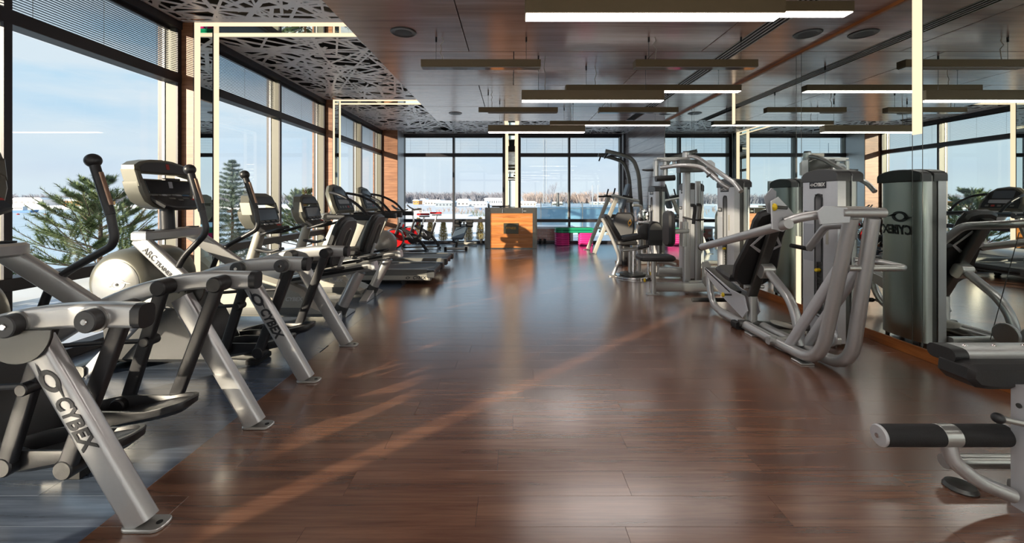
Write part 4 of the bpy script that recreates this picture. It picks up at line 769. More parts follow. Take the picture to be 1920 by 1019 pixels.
M().tube([(2.40, 5.62, 1.84), (2.42, 5.42, 1.80), (2.48, 4.62, 1.43), (2.49, 4.52, 1.34)], .026, 12, .12).build('swing_arm', SILVER, t)
M().tube([(1.99, 5.56, 1.68), (2.20, 5.35, 1.70), (2.38, 5.25, 1.67), (2.45, 5.15, 1.58), (2.53, 4.98, 1.43), (2.58, 4.95, 1.39)], .027, 12, .1).build('swing_arm', SILVER, t)
M().bar([(2.43, 5.20, 1.63), (2.51, 5.12, 1.52)], .06, .07, (0, 1, 0)).build('arm_clamp', STEEL, t); M().cyl((2.45, 5.13, 1.57), (2.37, 5.05, 1.53), .012, 10).build('clamp_bolt', STEELD, t)
M().prism([(0, -.11), (.34, -.10), (.35, .03), (.30, .06), (0, .06)], (2.20, 5.58, 1.72), (1, 0, 0), (0, 0, 1), .14, .01).build('arm_housing', STEELD, t)
M().prism([(0, -.15), (.11, -.15), (.11, .01), (.06, .05), (0, .05)], (2.55, 5.46, 1.72), (1, 0, 0), (0, 0, 1), .012, .003).build('housing_plate', GREY, t)
M().bar([(1.93, 5.60, 1.80), (2.38, 5.66, 1.815)], .09, .03, (0, 1, 0)).build('link_bar', STEEL, t); M().bar([(2.0, 5.55, 1.775), (2.36, 5.62, 1.785)], .08, .025, (0, 1, 0)).build('link_bar', SILVER, t)
for x, z0, z1 in ((1.935, 1.56, 1.775), (2.06, 1.56, 1.79)): M().cyl((x, 5.60, z0), (x, 5.60, z1), .036, 16, bev=.004).build('guide_sleeve', STEEL, t)
M().cyl((2.18, 5.60, 1.68), (2.18, 5.60, 1.80), .022, 12).build('guide_sleeve', STEEL, t)
M().bar([(1.92, 5.56, 1.53), (2.17, 5.56, 1.545)], .09, .075, (0, 1, 0), rc=.45).build('arm_pad', VINYL, t)
M().tube([(1.94, 5.62, 1.655), (1.82, 5.62, 1.65), (1.76, 5.62, 1.655)], [.022, .016, .010], 10).build('hand_grip', PLAST, t)
for x, y in ((2.28, 5.30), (2.60, 5.85)): M().tube([(x, y, 1.18), (x+.05, y, 1.18), (x+.05, y, 1.12), (x+.03, y, .94)], .021, 10, .04).build('hand_grip', RUBBER, t)
M().tube([(2.30, 5.6, 1.02), (2.42, 5.5, .98), (2.55, 5.5, .99)], .012, 8, .05).build('strap', PLAST, t)
M().tube([(2.52, 5.5, 1.5), (2.52, 5.5, .4)], .003, 5).build('cable', STEELD, t)
M().bar([(2.69, 6.02, .06), (2.69, 6.02, 1.52)], .07, .05, (1, 0, 0)).build('rear_post', SILVER, t)
M().prism([(-.05, -.13), (.05, -.13), (.07, .05), (.03, .11), (-.05, .09)], (2.58, 5.55, .33), (1, 0, 0), (0, 0, 1), .015, .003).build('pulley_bracket', STEEL, t); M().lathe((2.60, 5.52, .16), (0, -1, .5), [(.075, 0), (.08, .006), (.08, .02), (.07, .026)], 22).build('pulley_cover', MGREY, t)
# ------------------------------------------------------------------ torso rotation machine
t = thing('torso_rotation_machine', 'silver torso rotation machine on a round chrome base, slanted back pad', 'weight machine', (1.95, 6.78, 0))
tower(t, 2.75, 6.65)
M().lathe((1.96, 6.76, 0), (0, 0, 1), [(.27, 0), (.29, .006), (.29, .02), (.27, .028), (.05, .03)], 40).build('base_disc', CHROME, t)
M().lathe((1.96, 6.76, .03), (0, 0, 1), [(.20, 0), (.21, .01), (.21, .03), (.19, .035)], 32).build('turntable', STEELD, t)
M().cyl((1.97, 6.76, .06), (1.97, 6.76, .46), .055, 18).build('column', CHROME, t); M().cyl((1.90, 6.72, .08), (1.90, 6.72, .44), .025, 12).build('column_strut', STEEL, t); M().bar([(2.08, 6.80, .08), (2.08, 6.80, .44)], .05, .06, (1, 0, 0)).build('column_strut', STEEL, t)
M().tube([(1.66, 6.82, .02), (1.77, 6.82, .30), (1.64, 6.82, .62), (1.48, 6.82, .95)], .030, 12, .1).build('back_frame', SILVER, t); M().prism(rrect(.14, .09, .03, 3, 1.65, 6.82), (0, 0, 0), (1, 0, 0), (0, 1, 0), .014, .003).build('foot_plate', STEEL, t)
o = V((1.715, 6.80, .58)); v = V((-.24, 0, .41)).normalized(); u = V((0, 1, 0)); n = u.cross(v)
M().prism(rrect(.30, .48, .05, 4, 0, .23), o, u, v, .075, .022).build('back_pad', VINYL, t)
M().prism(rrect(.36, .32, .06, 4, 1.94, 6.76), (0, 0, .49), V((1, 0, .16)).normalized(), (0, 1, 0), .08, .024).xf(lambda p: V((p.x, p.y, p.z-.20))).build('seat_pad', VINYL, t)
M().bar([(1.78, 6.76, .43), (2.16, 6.76, .47)], .18, .035, (0, 1, 0)).build('seat_frame', STEEL, t)
M().bar([(2.10, 6.76, .46), (2.06, 6.76, .86)], .055, .055, (0, 1, 0)).build('chest_post', STEEL, t); M().cyl((2.02, 6.70, .88), (2.22, 6.70, .88), .028, 12).build('chest_axle', CHROME, t)
M().bar([(2.0, 6.6, .48), (2.17, 6.6, .52)], .05, .05, (0, 1, 0), rc=.45).build('knee_pad', VINYL, t)
sp = M().lathe((2.20, 6.95, .98), (.2, -1, 0), [(.10, 0), (.115, .006), (.115, .02), (.10, .026)], 26).build('cam_wheel', CHROME, t)
for q in range(6): M().cyl((2.20+.07*math.cos(q*PI/3), 6.92, .98+.07*math.sin(q*PI/3)), (2.20+.07*math.cos(q*PI/3), 6.918, .98+.07*math.sin(q*PI/3)), .014, 10).build('cam_hole', BLKTRIM, sp)
hs = [(-.11, -.20), (.11, -.20), (.11, .06)]+[(.11*math.cos(PI*q/10), .06+.12*math.sin(PI*q/10)) for q in range(1, 10)]+[(-.11, .06)]
h = M().prism(hs, (2.26, 6.70, .73), (1, 0, 0), (0, 0, 1), .16, .012).build('cam_housing', PLAST, t)
M().prism([(a*.86, b*.88-.01) for a, b in hs if b > -.1]+[], (2.26, 6.535, .735), (1, 0, 0), (0, 0, 1), .006).build('housing_face', MGREY, h)
M().box(2.16, 2.36, 6.525, 6.535, .57, .62, .002).build('housing_band', BLKTRIM, h)
M().lathe((2.14, 6.66, .74), (0, -1, 0), [(.13, 0), (.135, .02), (.13, .06), (.10, .07)], 24).build('cam_drum', VINYL, t)
for x in (2.17, 2.23, 2.33): M().cyl((x, 6.62, .06), (x, 6.62, .56), .022, 12).build('guide_rod', CHROME if x < 2.3 else STEEL, t)
M().bar([(2.1, 6.70, .05), (2.75, 6.66, .05)], .09, .06, (0, 1, 0)).build('base_rail', STEEL, t)
M().cyl((2.15, 6.47, .10), (2.20, 6.47, .10), .03, 12, bev=.004).build('pin_knob', YELLOW, t)
# ------------------------------------------------------------------ abdominal machine
t = thing('abdominal_machine', 'dark curved-back abdominal machine with a gold emblem, behind the torso machine', 'weight machine', (2.3, 8.1, 0))
tower(t, 2.75, 8.19)
M().prism([(-.20, .0), (.20, 0), (.21, .2), (.19, .42), (.13, .50), (-.13, .50), (-.19, .42), (-.21, .2)], (2.10, 7.92, .50), V((.9, -.3, 0)).normalized(), (.12, .10, 1), .10, .03).build('back_shell', PLAST, t)
em = M(); swoosh(em, (2.20, 7.775, .82), (.2, -.05, 1), (-.95, .3, .2), .05, .004); em.build('gold_emblem', TXTG, t)
M().prism(rrect(.44, .46, .08, 4, 2.18, 8.0), (0, 0, .40), (1, 0, 0), (0, 1, 0), .09, .025).build('seat_pad', VINYL, t)
M().bar([(2.18, 8.0, .0), (2.18, 8.0, .40)], .16, .16, (1, 0, 0)).build('seat_pedestal', PLAST, t); M().bar([(2.0, 8.0, .04), (2.75, 8.1, .04)], .10, .07, (0, 1, 0)).build('base_rail', STEEL, t)
M().bar([(2.36, 7.8, .42), (2.34, 7.8, .82)], .05, .05, (1, 0, 0)).build('front_post', SILVER, t)
M().tube([(2.5, 8.0, .3), (2.5, 8.0, 1.0), (2.42, 7.8, 1.15), (2.25, 7.75, 1.15)], .028, 12, .1).build('crunch_arm', STEEL, t)
# ------------------------------------------------------------------ chin and dip tower
t = thing('chin_dip_tower', 'tall grey chin-up and dip tower with slanted legs near the far window', 'weight machine', (2.4, 10.0, 0))
for y, s in ((9.62, -1), (10.42, 1)):
    M().bar([(1.90, y, .02), (2.42, y, 1.30)], .06, .09, (0, 1, 0), rc=.15).build('front_leg', PALE, t); M().prism(rrect(.17, .10, .02, 3, 1.87, y), (0, 0, 0), (1, 0, 0), (0, 1, 0), .014, .003).build('foot_plate', STEEL, t)
    M().bar([(3.06, y, .02), (2.93, y, 1.85), (2.80, y, 2.20), (2.52, y, 2.30), (2.16, y, 2.38)], .06, .085, (0, 1, 0), .22, rc=.15).build('upright', STEELD, t)
    M().bar([(2.30, y, 1.36), (2.96, y, 1.22)], .06, .06, (0, 1, 0), rc=.2).build('arm_rail', STEEL, t); M().bar([(2.55, y, 1.345), (2.78, y, 1.30)], .10, .05, (0, 1, 0), rc=.45).build('elbow_pad', VINYL, t)
    M().tube([(2.42, y-s*.02, 1.34), (2.16, y-s*.02, 1.33)], .022, 10).build('dip_grip', RUBBER, t); M().tube([(2.36, y-s*.06, 1.36), (2.40, y-s*.06, 1.52)], .018, 10).build('hand_peg', RUBBER, t)
    M().bar([(2.18, y, .46), (2.98, y, .50)], .05, .05, (0, 1, 0)).build('side_brace', PALE, t); M().tube([(2.22, y, 2.34), (2.16, y-s*.10, 2.22)], .018, 8).build('chin_grip', RUBBER, t)
M().bar([(2.30, 9.62, 2.335), (2.30, 10.42, 2.335)], .05, .05, (0, 0, 1)).build('top_bar', STEELD, t); M().bar([(2.95, 9.62, 1.22), (2.95, 10.42, 1.22)], .06, .06, (0, 0, 1)).build('cross_bar', STEEL, t); M().bar([(3.02, 9.62, .5), (3.02, 10.42, .5)], .05, .05, (0, 0, 1)).build('cross_bar', PALE, t); M().bar([(2.14, 9.62, .56), (2.14, 10.42, .56)], .06, .05, (0, 0, 1)).build('step_bar', PALE, t)
o = V((2.66, 10.02, 1.02)); v = V((.18, 0, .6)).normalized(); M().prism(rrect(.30, .62, .05, 4, 0, .32), o, (0, -1, 0), v, .07, .02).build('back_pad', mat('slate_pad', (120, 132, 144), .45, noise=.06), t)
M().bar([(2.74, 10.02, 1.2), (2.96, 10.02, 1.22)], .05, .05, (0, 1, 0)).build('pad_bracket', STEEL, t); M().box(2.25, 2.55, 9.80, 10.24, .82, .90, .02).build('lower_pad', VINYL, t); M().bar([(2.4, 9.62, .80), (2.4, 10.42, .80)], .05, .05, (0, 0, 1)).build('pad_rail', PALE, t)
# ------------------------------------------------------------------ leg machine at the right edge
t = thing('leg_curl_machine', 'leg machine cut off by the photo edge, black thigh pad and foam roller in front', 'weight machine', (2.1, 1.75, 0))
M().prism([(1.865, .515), (1.87, .56), (1.90, .575), (2.55, .575), (2.55, .475), (1.96, .472), (1.90, .48)], (0, 1.84, 0), (1, 0, 0), (0, 0, 1), .15, .018).build('thigh_pad', VINYL, t)
M().bar([(1.91, 1.82, .585), (2.5, 1.82, .585)], .11, .052, (0, 1, 0), rc=.3).build('pad_rail', SILVER, t); M().bar([(1.875, 1.82, .583), (1.935, 1.82, .583)], .122, .060, (0, 1, 0), rc=.45).build('rail_end_cap', VINYL, t)
for x in (1.98, 2.11, 2.24): M().ball((x, 1.82, .612), .011, 10, 6, (1, 1, .6)).build('bolt', CHROME, t)
M().bar([(2.095, 1.68, .0), (2.095, 1.68, .50)], .10, .06, (1, 0, 0), rc=.12).build('upright', GREY, t); M().cyl((2.043, 1.675, .42), (2.039, 1.675, .42), .010, 10).build('bolt', STEELD, t)
M().tube([(2.07, 1.655, .35), (1.955, 1.66, .375)], .012, 10).build('lever_rod', STEEL, t); M().ball((1.94, 1.66, .378), .021, 14, 10).build('lever_knob', PLAST, t)
ax = (1, 0, 0); y, z = 1.73, .27
for a, b in ((1.535, 1.775), (1.835, 2.055)): M().cyl((a, y, z), (b, y, z), .043, 24, bev=.004).build('foam_roller', RUBBER, t)
M().cyl((1.77, y, z), (1.84, y, z), .044, 24, bev=.002).build('roller_band', STEEL, t)
for x0, x1 in ((1.522, 1.536), (2.054, 2.066)): M().cyl((x0, y, z), (x1, y, z), .043, 24, bev=.004).build('roller_cap', GREY, t)
M().cyl((1.520, y, z), (1.516, y, z), .010, 10).build('cap_screw', CHROME, t)
M().tube([(1.81, 1.73, .245), (1.82, 1.72, .17), (1.90, 1.70, .10), (2.02, 1.68, .055)], .028, 14, .1).build('roller_arm', SILVER, t)
M().tube([(1.93, 1.86, .08), (2.4, 1.86, .08)], .03, 12).build('floor_tube', STEEL, t); M().lathe((1.94, 1.80, 0), (0, 0, 1), [(.055, 0), (.058, .006), (.05, .02), (.02, .024)], 20).build('foot_disc', STEELD, t)
M().bar([(2.08, 1.70, .05), (2.9, 1.80, .05)], .09, .08, (0, 1, 0)).build('base_rail', STEEL, t)
M().bar([(2.45, 1.85, .04), (2.45, 1.85, .46)], .08, .08, (1, 0, 0)).build('rear_post', STEEL, t)
world_origin()
# ================================================================== desk and small things
t = thing('reception_desk', 'wood-fronted fitness desk framed in dark glass, before the far lit column', 'desk', (-.02, 10.75, 0))
o_ = 10.60
M().box(-.69, -.555, o_, o_+.55, 0, 1.05, .006).build('side_panel', SMOKE := mat('smoked_glass', (58, 56, 50), .12, .2, spec=.7, noise=.05), t); M().box(.525, .64, o_, o_+.55, 0, 1.05, .006).build('side_panel', SMOKE, t)
M().box(-.555, .525, o_, o_+.55, .905, 1.05, .004).build('top_panel', SMOKE, t); M().box(-.555, .525, o_+.01, o_+.55, 0, .025).build('plinth', SMOKE, t)
z = .025
for q in range(8):
    h = .11; M().box(-.555, .525, o_+.012, o_+.03, z+.001, z+h-.001, .001).build('board', WDESK, t); z += h
pq = M().box(-.215, .165, o_-.002, o_+.012, .385, .655, .003).build('sign_plate', mat('bronze_plate', (70, 66, 54), .4, .3), t)
text('FITNESS', .085, (-.025, o_-.004, .525), (1, 0, 0), (0, 0, 1), TXTG, t, shear=0, bold=.008, align='CENTER', sx=.85)
for x in (-.235, .27): M().cyl((x, o_-.012, .92), (x, o_-.012, 1.03), .014, 12, bev=.003).build('glass_clamp', CHROME, t)
M().box(.28, .36, o_-.012, o_+.002, .955, .972, .002).build('lock_tab', STEEL, t)
world_origin()
w = tag(M().lathe((-.60, 10.75, 1.05), (0, 0, 1), [(.020, 0), (.024, .01), (.022, .05), (.014, .06), (.016, .08), (.022, .085), (.022, .10)], 14).build('hand_soap_bottle', DGREY), 'small dark bottle standing on the left corner of the desk', 'bottle'); 
k = thing('desk_monitor', 'low dark monitor back showing over the desk top', 'monitor', (-.30, 10.98, 1.05)); M().box(-.53, -.07, 10.97, 10.99, 1.056, 1.10, .004).build('screen_back', DGREY, k); M().box(-.33, -.27, 10.95, 11.01, 1.0505, 1.058, .002).build('stand', DGREY, k)
world_origin()
# ---- aerobic steps: two stacks of risers, two platforms across them
rm, pm_ = None, None
words_ = ['bottom', 'second', 'third', 'fourth', 'fifth', 'topmost']
for sx, side in ((1.19, 'left'), (1.84, 'right')):
    for q in range(6):
        z = q*.058; lab = 'pink step riser, %s of the %s stack under the green steps' % (words_[q], side)
        if rm is None:
            rm = M().prism(rrect(.38, .38, .05, 4, .19, 0), (0, 0, 0), (1, 0, 0), (0, 1, 0), .0565, .019).build('step_riser', PINK); o = rm
        else: o = rm.copy(); COL.objects.link(o)
        o.location = (sx, 11.50, z); tag(o, lab, 'step riser', 'pink step risers')
for q, lab in ((0, 'lower green aerobic step platform lying across the pink risers'), (1, 'upper green aerobic step platform with grey mat, on top of the stack')):
    t = thing('step_platform', lab, 'aerobic step', (1.71, 11.50, .350+q*.074), 'green aerobic steps'); z = .350+q*.074
    M().prism([(1.18, .012), (1.26, 0), (2.16, 0), (2.24, .012), (2.22, .05), (2.16, .066), (1.26, .066), (1.20, .05)], (0, 11.70, z), (1, 0, 0), (0, 0, 1), .40, .01).build('platform', GREEN, t)
    M().box(1.27, 2.15, 11.35, 11.65, z+.062, z+.069, .002).build('top_mat', MGREY, t)
world_origin()
for x, lb in ((-.80, 'small black dumbbell on the sill ledge left of the desk'), (.86, 'small black dumbbell on the floor edge right of the desk')):
    d = thing('dumbbell', lb, 'dumbbell', (x, 11.74, 0), 'small black dumbbells'); zz = .085
    M().cyl((x-.03, 11.74, zz), (x+.03, 11.74, zz), .015, 10).build('handle', STEELD, d)
    for s in (-1, 1): M().cyl((x+s*.03, 11.74, zz), (x+s*.10, 11.74, zz), .075, 6, bev=.012).build('head', RUBBER, d)
world_origin()
# ================================================================== outside
gs = struct('ground_snow')
M().box(-8.5, -3.75, -14, 40, -.5, -.12).build('terrace_snow', SNOW, gs); M().box(-8.6, 60, YF+.25, 34, -.9, -.10).build('garden_snow', SNOW, gs)
LAND = -1.0
M().prism([(-9, 33.9), (500, 33.9), (500, 500), (-160, 500), (-100, 240), (-44, 150), (-9, 60)], (0, 0, -5), (1, 0, 0), (0, 1, 0), 5+LAND).build('land_snow', mat('snowy_ground', (206, 212, 222), .85, noise=.22, nscale=.12, stretch=(1, .35, 1)), gs)
lk = struct('lake'); M().box(-420, -4, -260, 320, -4.5, -4.1).build('ice', LAKE, lk)
def slabs(p):
    for q in range(5): M().box(-4.5-q*.42, -4.12-q*.42, -2, 12, -.12, -.09, .006).build('deck_board', mat_deck, p)
mat_deck = mat('snowy_boards', (212, 220, 232), .7, noise=.12, nscale=8, stretch=(1, .2, 1)); slabs(gs)
# needle-tufted conifers
NEED = mat('needles', (104, 122, 78), .75, noise=.35, nscale=9); NEED2 = mat('spruce_needles', (98, 116, 104), .75, noise=.3, nscale=7); BARK = mat('bark', (98, 84, 70), .8, noise=.2); GOLD = mat('golden_conifer', (186, 160, 88), .8, noise=.4, nscale=12); BARE = mat('hazed_twigs', (132, 132, 142), .9, noise=.12); BARE2 = mat('hazed_reddish_twigs', (160, 146, 140), .9, noise=.12)  # distance haze is mixed into both twig colours
def tuft(m, r, p, d, L, R, n, wd=.06):
    """bottle-brush spray of needles round the shoot from p along d"""
    d = d.normalized(); a = d.cross(V((0, 0, 1))); a = a.normalized() if a.length > .1 else V((1, 0, 0)); b = d.cross(a)
    for q in range(n):
        t = r.random(); an = r.uniform(0, 2*PI); e = a*math.cos(an)+b*math.sin(an); o = p+d*L*t; tip = o+(e*.8+d*.75).normalized()*R*r.uniform(.8, 1.15); s = (e.cross(d)).normalized()*R*wd
        m.add([o-s, o+s, tip], [(0, 1, 2)])
def pine(x, y, z0, h, spread, lab, seed, rows=9, seg=8):
    r = random.Random(seed); t = thing('pine_tree', lab, 'tree', (x, y, z0)); c = V((x, y, z0)); fo = M(); br = M()
    M().tube([c, c+V((.03, 0, h*.5)), c+V((0, .02, h))], [.05*h/2, .035*h/2, .012], 8).build('trunk', BARK, t)
    for q in range(rows):
        f = q/(rows-1); zz = h*(.12+.86*f); L0 = spread*(1-.85*f)
        for k in range(5 if f < .8 else 3):
            a = q*1.3+k*2*PI/5+r.uniform(-.3, .3); d = V((math.cos(a), math.sin(a), .28+.5*f)); L = L0*r.uniform(.75, 1.1)+.10; p0 = c+V((0, 0, zz)); p1 = p0+d*L*.6; p2 = p1+V((d.x, d.y, d.z+.5))*L*.4
            br.tube([p0, p1, p2], [.012, .008, .004], 5)
            tuft(fo, r, p1*.5+p0*.5, p1-p0, L*.35, .06, 26); tuft(fo, r, p1, p2-p1, (p2-p1).length, .075, 60)
            for w in range(seg):
                sd_ = V((-d.y, d.x, 0))*r.choice((-1, 1)); u = .35+.6*w/seg; pp = p0+(p1-p0)*min(1, u*1.4); dd = (d*.7+sd_*.8+V((0, 0, .35))); Ls = L*r.uniform(.22, .40); br.tube([pp, pp+dd*Ls], .004, 4); tuft(fo, r, pp+dd*Ls*.2, dd, dd.length*Ls*.85, .085, 80, .055)
    tuft(fo, r, c+V((0, 0, h*.93)), V((0, 0, 1)), h*.10, .08, 60)
    br.build('branches', BARK, t, kind='stuff'); fo.build('needles', NEED, t, kind='stuff', smooth=False)
def spruce(x, y, z0, h, spread, lab, seed, rows=22):
    r = random.Random(seed); t = thing('spruce_tree', lab, 'tree', (x, y, z0)); c = V((x, y, z0)); fo = M()
    M().tube([c, c+V((0, 0, h))], [.035*h/2, .008], 8).build('trunk', BARK, t)
    for q in range(rows):
        f = q/(rows-1); zz = h*(.06+.92*f); L0 = spread*(1-f)**.9+.05
        for k in range(8):
            a = q*.9+k*2*PI/8+r.uniform(-.25, .25); d = V((math.cos(a), math.sin(a), -.10+.5*f+r.uniform(-.1, .1))); L = L0*r.uniform(.7, 1.1); p0 = c+V((0, 0, zz))
            tuft(fo, r, p0, d, L*d.length, .07+.03*L0, int(50+90*L), .05)
            for w in range(int(2+4*L)):
                sd_ = V((-d.y, d.x, 0))*(1 if w % 2 else -1); u = .3+.65*r.random(); dd = d*.7+sd_*.7+V((0, 0, -.1)); tuft(fo, r, p0+d*L*u, dd, L*.35, .06, 34, .05)
    fo.build('needles', NEED2, t, kind='stuff', smooth=False)
world_origin()
pine(-7.05, 7.1, -.12, 1.57, 1.15, 'bushy green pine right outside the first lakeside window', 3)
spruce(-6.05, 9.0, -.12, 2.22, .95, 'slim blue-green spruce outside, behind the first exercise bike', 5)
pine(-5.35, 10.7, -.12, 1.47, 1.0, 'green pine outside the window, behind the second exercise bike', 8)
pine(-5.3, 13.2, -.12, 1.12, .9, 'small green pine past the last lakeside window', 12)
pine(-6.9, 4.9, -.12, 0.52, 1.0, 'low green pine under the first lakeside window sill', 15)
world_origin()
# golden hedge in front of the far window
r = random.Random(9)
hm = None
for q in range(8):
    if hm is None:
        m = M()
        for w in range(26):
            z = .02+.70*w/26; R = .155*(1-.75*(w/26)**1.6)
            for k in range(9): a = w*1.1+k*2*PI/9; tuft(m, r, V((math.cos(a)*R*.3, math.sin(a)*R*.3, z)), V((math.cos(a), math.sin(a), 1.1)), R*.9, .05, 12, .13)
        hm = thing('hedge_conifer', 'golden-green clipped conifer in the snowy row outside the far window', 'shrub', (0, 0, 0), 'clipped conifers outside the far window'); m.build('foliage', GOLD, hm, kind='stuff', smooth=False); M().tube([(0, 0, 0), (0, 0, .6)], [.02, .006], 6).build('stem', BARK, hm); o = hm
    else: o = dup(hm, (0, 0, 0), 'golden-green clipped conifer in the snowy row outside the far window', 'clipped conifers outside the far window')
    o['label'] = 'golden-green clipped conifer on the snow outside the far window, %s from the lakeside corner' % ['first', 'second', 'third', 'fourth', 'fifth', 'sixth', 'seventh', 'eighth'][q]
    o.location = (-3.0+q*.40+r.uniform(-.02, .02), 13.3+r.uniform(-.03, .03), -.10); o.rotation_euler = (0, 0, q*1.1); o.scale = (1, 1, r.uniform(.92, 1.1))
world_origin()
# brick kerb and glass balustrade on the right of the far window
kb = struct('terrace_wall'); BRICKM = mat('brick_red', (178, 122, 108), .8, noise=.15)
for c_ in range(5):
    for q in range(6): M().box(.42+q*.21+(c_ % 2)*.1, .62+q*.21+(c_ % 2)*.1, 12.55, 12.62, -.05+c_*.085, .03+c_*.085, .004).build('brick', BRICKM, kb)
M().box(.35, 1.85, 12.6, 13.4, -.1, .375).build('core', PLASTER, kb); M().box(.3, 1.9, 12.5, 13.4, .38, .44, .01).build('snow_cap', SNOW, kb)
BALU = glass('balustrade_glass', (.80, .88, .92), .8)
gb = thing('glass_balustrade', 'long blue-tinted glass balustrade outside the right far window', 'balustrade', (2.5, 15.5, -.1))
for q in range(4): M().box(1.1+q*1.55, 2.6+q*1.55, 15.5, 15.52, .50, 1.16).build('pane', BALU, gb); M().box(1.06+q*1.55, 1.09+q*1.55, 15.48, 15.53, -.1, 1.17).build('post', STEEL, gb)
M().tube([(1.0, 15.51, .92), (7.3, 15.51, .92)], .012, 8).build('rail', STEEL, gb)
M().box(1.0, 7.4, 16.4, 17.4, -.1, .95).build('pool_wall', mat('blue_grey_wall', (176, 200, 214), .6, noise=.2, nscale=2), gb)
world_origin()
# ---- buildings on the far shores
HW = mat('house_white', (226, 226, 226), .8, noise=.04); HO = mat('house_orange', (224, 150, 84), .8, noise=.04); HB = mat('house_beige', (214, 200, 184), .8, noise=.04); HBL = mat('house_blue', (86, 130, 180), .7, noise=.04); HD = mat('dark_window', (92, 100, 112), .4); HG = mat('grey_shed', (150, 160, 170), .7, noise=.06)
def house(px, py0, wpx, hpx, Z, m, lab, roof=.35, depth=8, nwin=4, group=None, zrot=0, cat='building'):
    """building standing at the distance Z seen through the windows; py0 is where its foot shows"""
    p = at(px, py0, Z); p.z = -1.9 if px < 300 else LAND; w = wpx*Z/FPX; h = hpx*Z/FPX; t = thing('building', lab, cat, (p.x, p.y, p.z), group)
    M().box(p.x-w/2, p.x+w/2, p.y, p.y+depth, p.z, p.z+h).build('wall', m, t)
    M().prism([(p.x-w/2-.4, p.z+h), (p.x+w/2+.4, p.z+h), (p.x+w/2-w*.08, p.z+h*(1+roof)), (p.x-w/2+w*.08, p.z+h*(1+roof))], (0, p.y+depth+.4, 0), (1, 0, 0), (0, 0, 1), depth+.8).build('roof', SNOW, t)
    for q in range(nwin):
        x = p.x-w/2+w*(q+.5)/nwin; M().box(x-w/nwin*.22, x+w/nwin*.22, p.y-.05, p.y+.02, p.z+h*.35, p.z+h*.72).build('window', HD, t)
    return t
house(52, 386, 56, 11, 230, HW, 'long white shed with a snowy roof on the far shore, behind the blue boat', .35, 30, 5)
house(136, 384, 34, 8, 235, HO, 'orange house with a snowy roof across the lake', .5, 20, 4)
house(160, 384, 16, 6, 250, HG, 'grey-blue shed beside the orange house across the lake', .3, 14, 3)
house(103, 385, 22, 4, 275, HBL, 'low dark blue shed left of the orange house across the lake', .15, 10, 2)
house(780, 381, 10, 7, 200, HO, 'small orange house far off behind the spin bikes', .3, 8, 2); house(793, 381, 9, 8, 222, HB, 'small beige house next to the small orange one', .3, 8, 2)
house(812, 386, 32, 7, 170, HB, 'long beige row with a snowy roof beyond the hedge', .5, 10, 6); house(832, 392, 32, 8, 130, HG, 'grey shed with flat snowy roof beyond the sit-up bench', .5, 10, 5)
house(868, 384, 22, 8, 150, HB, 'brown gabled house behind the middle of the left far window', .7, 9, 3); house(896, 388, 34, 6, 140, HW, 'low white snow-covered hall left of the desk', .6, 14, 5)
house(927, 384, 38, 13, 160, HW, 'white apartment house with many windows left of the lit column', .12, 12, 9); house(897, 397, 10, 5, 90, HBL, 'bright blue kiosk by the snowy yard', .2, 3, 1)
house(990, 383, 30, 6, 150, HB, 'long low pale house right of the lit column', .5, 9, 5); house(1046, 380, 16, 5, 170, HB, 'small pale house behind the tall chimney', .3, 9, 3)
house(1128, 378, 30, 4, 190, HB, 'low pale house far right behind the glass balustrade', .4, 9, 4)
t = thing('motor_boat', 'small blue motor boat on the pale lake', 'boat', at(38, 399, 174)); p = at(38, 399, 174)
M().prism([(-5, 0), (5, 0), (5.8, 1.1), (-5.4, .8)], (p.x, p.y+2, p.z), (1, 0, 0), (0, 0, 1), 3, .1).build('hull', HBL, t); M().box(p.x-3.2, p.x+1, p.y, p.y+1.8, p.z+.9, p.z+2.6, .2).build('cabin', HW, t); M().box(p.x-2.9, p.x+.7, p.y-.05, p.y+.02, p.z+1.5, p.z+2.2).build('cabin_window', HD, t)
world_origin()
for q, (px, c_) in enumerate(((34, 'pink'), (86, 'dark'), (139, 'dark'), (187, 'dark'), (241, 'pink'), (299, 'dark'))):
    p = at(px, 403, 149); p.z = -4.1; tag(M().ball((p.x, p.y, p.z), .45, 10, 8).build('buoy', RED if c_ == 'pink' else REDL), 'small %s buoy on the lake, %s in the row seen through the first window' % (c_, ['first', 'second', 'third', 'fourth', 'fifth', 'last'][q]), 'buoy', 'lake buoys')
# shoreline, tree belts
sh_ = struct('far_shore'); M().box(-420, -105, 226, 400, -4.3, -1.9).build('bank', SNOW, sh_); M().box(-330, -150, 218, 220, -4.2, -3.5).build('mole', HG, sh_)
def bare_crowns(nm, m_, lab, x0, x1, y, z0, hmin, hmax, n, seed):
    r = random.Random(seed); m = M()
    for q in range(n):
        x = r.uniform(x0, x1); yy = y+r.uniform(0, 25); h = r.uniform(hmin, hmax); w = h*.035
        for k in range(7):
            a = r.uniform(-.45, .45); b = r.uniform(-.3, .3); L = h*r.uniform(.6, 1); m.add([(x-w*.4, yy, z0), (x+w*.4, yy, z0), (x+w*.4+L*a*.5, yy+b*L*.5, z0+L*.6), (x-w*.4+L*a*.5, yy+b*L*.5, z0+L*.6), (x+L*a, yy+b*L, z0+L)], [(0, 1, 2, 3), (3, 2, 4)])
            for j in range(3): c = r.uniform(.3, .8); d = r.uniform(-.3, .3); m.add([(x+L*a*c, yy, z0+L*c), (x+L*a*c+w*.6, yy, z0+L*c+w), (x+L*(a*c+d), yy+b*L, z0+L*min(1, c+.25))], [(0, 1, 2)])
    o = m.build(nm, m_, smooth=False); o['kind'] = 'stuff'; tag(o, lab, 'trees'); return o
bare_crowns('treeline', BARE, 'hazy grey belt of bare trees along the far side of the lake', -420, -108, 300, -1.9, 5, 9, 1100, 21)
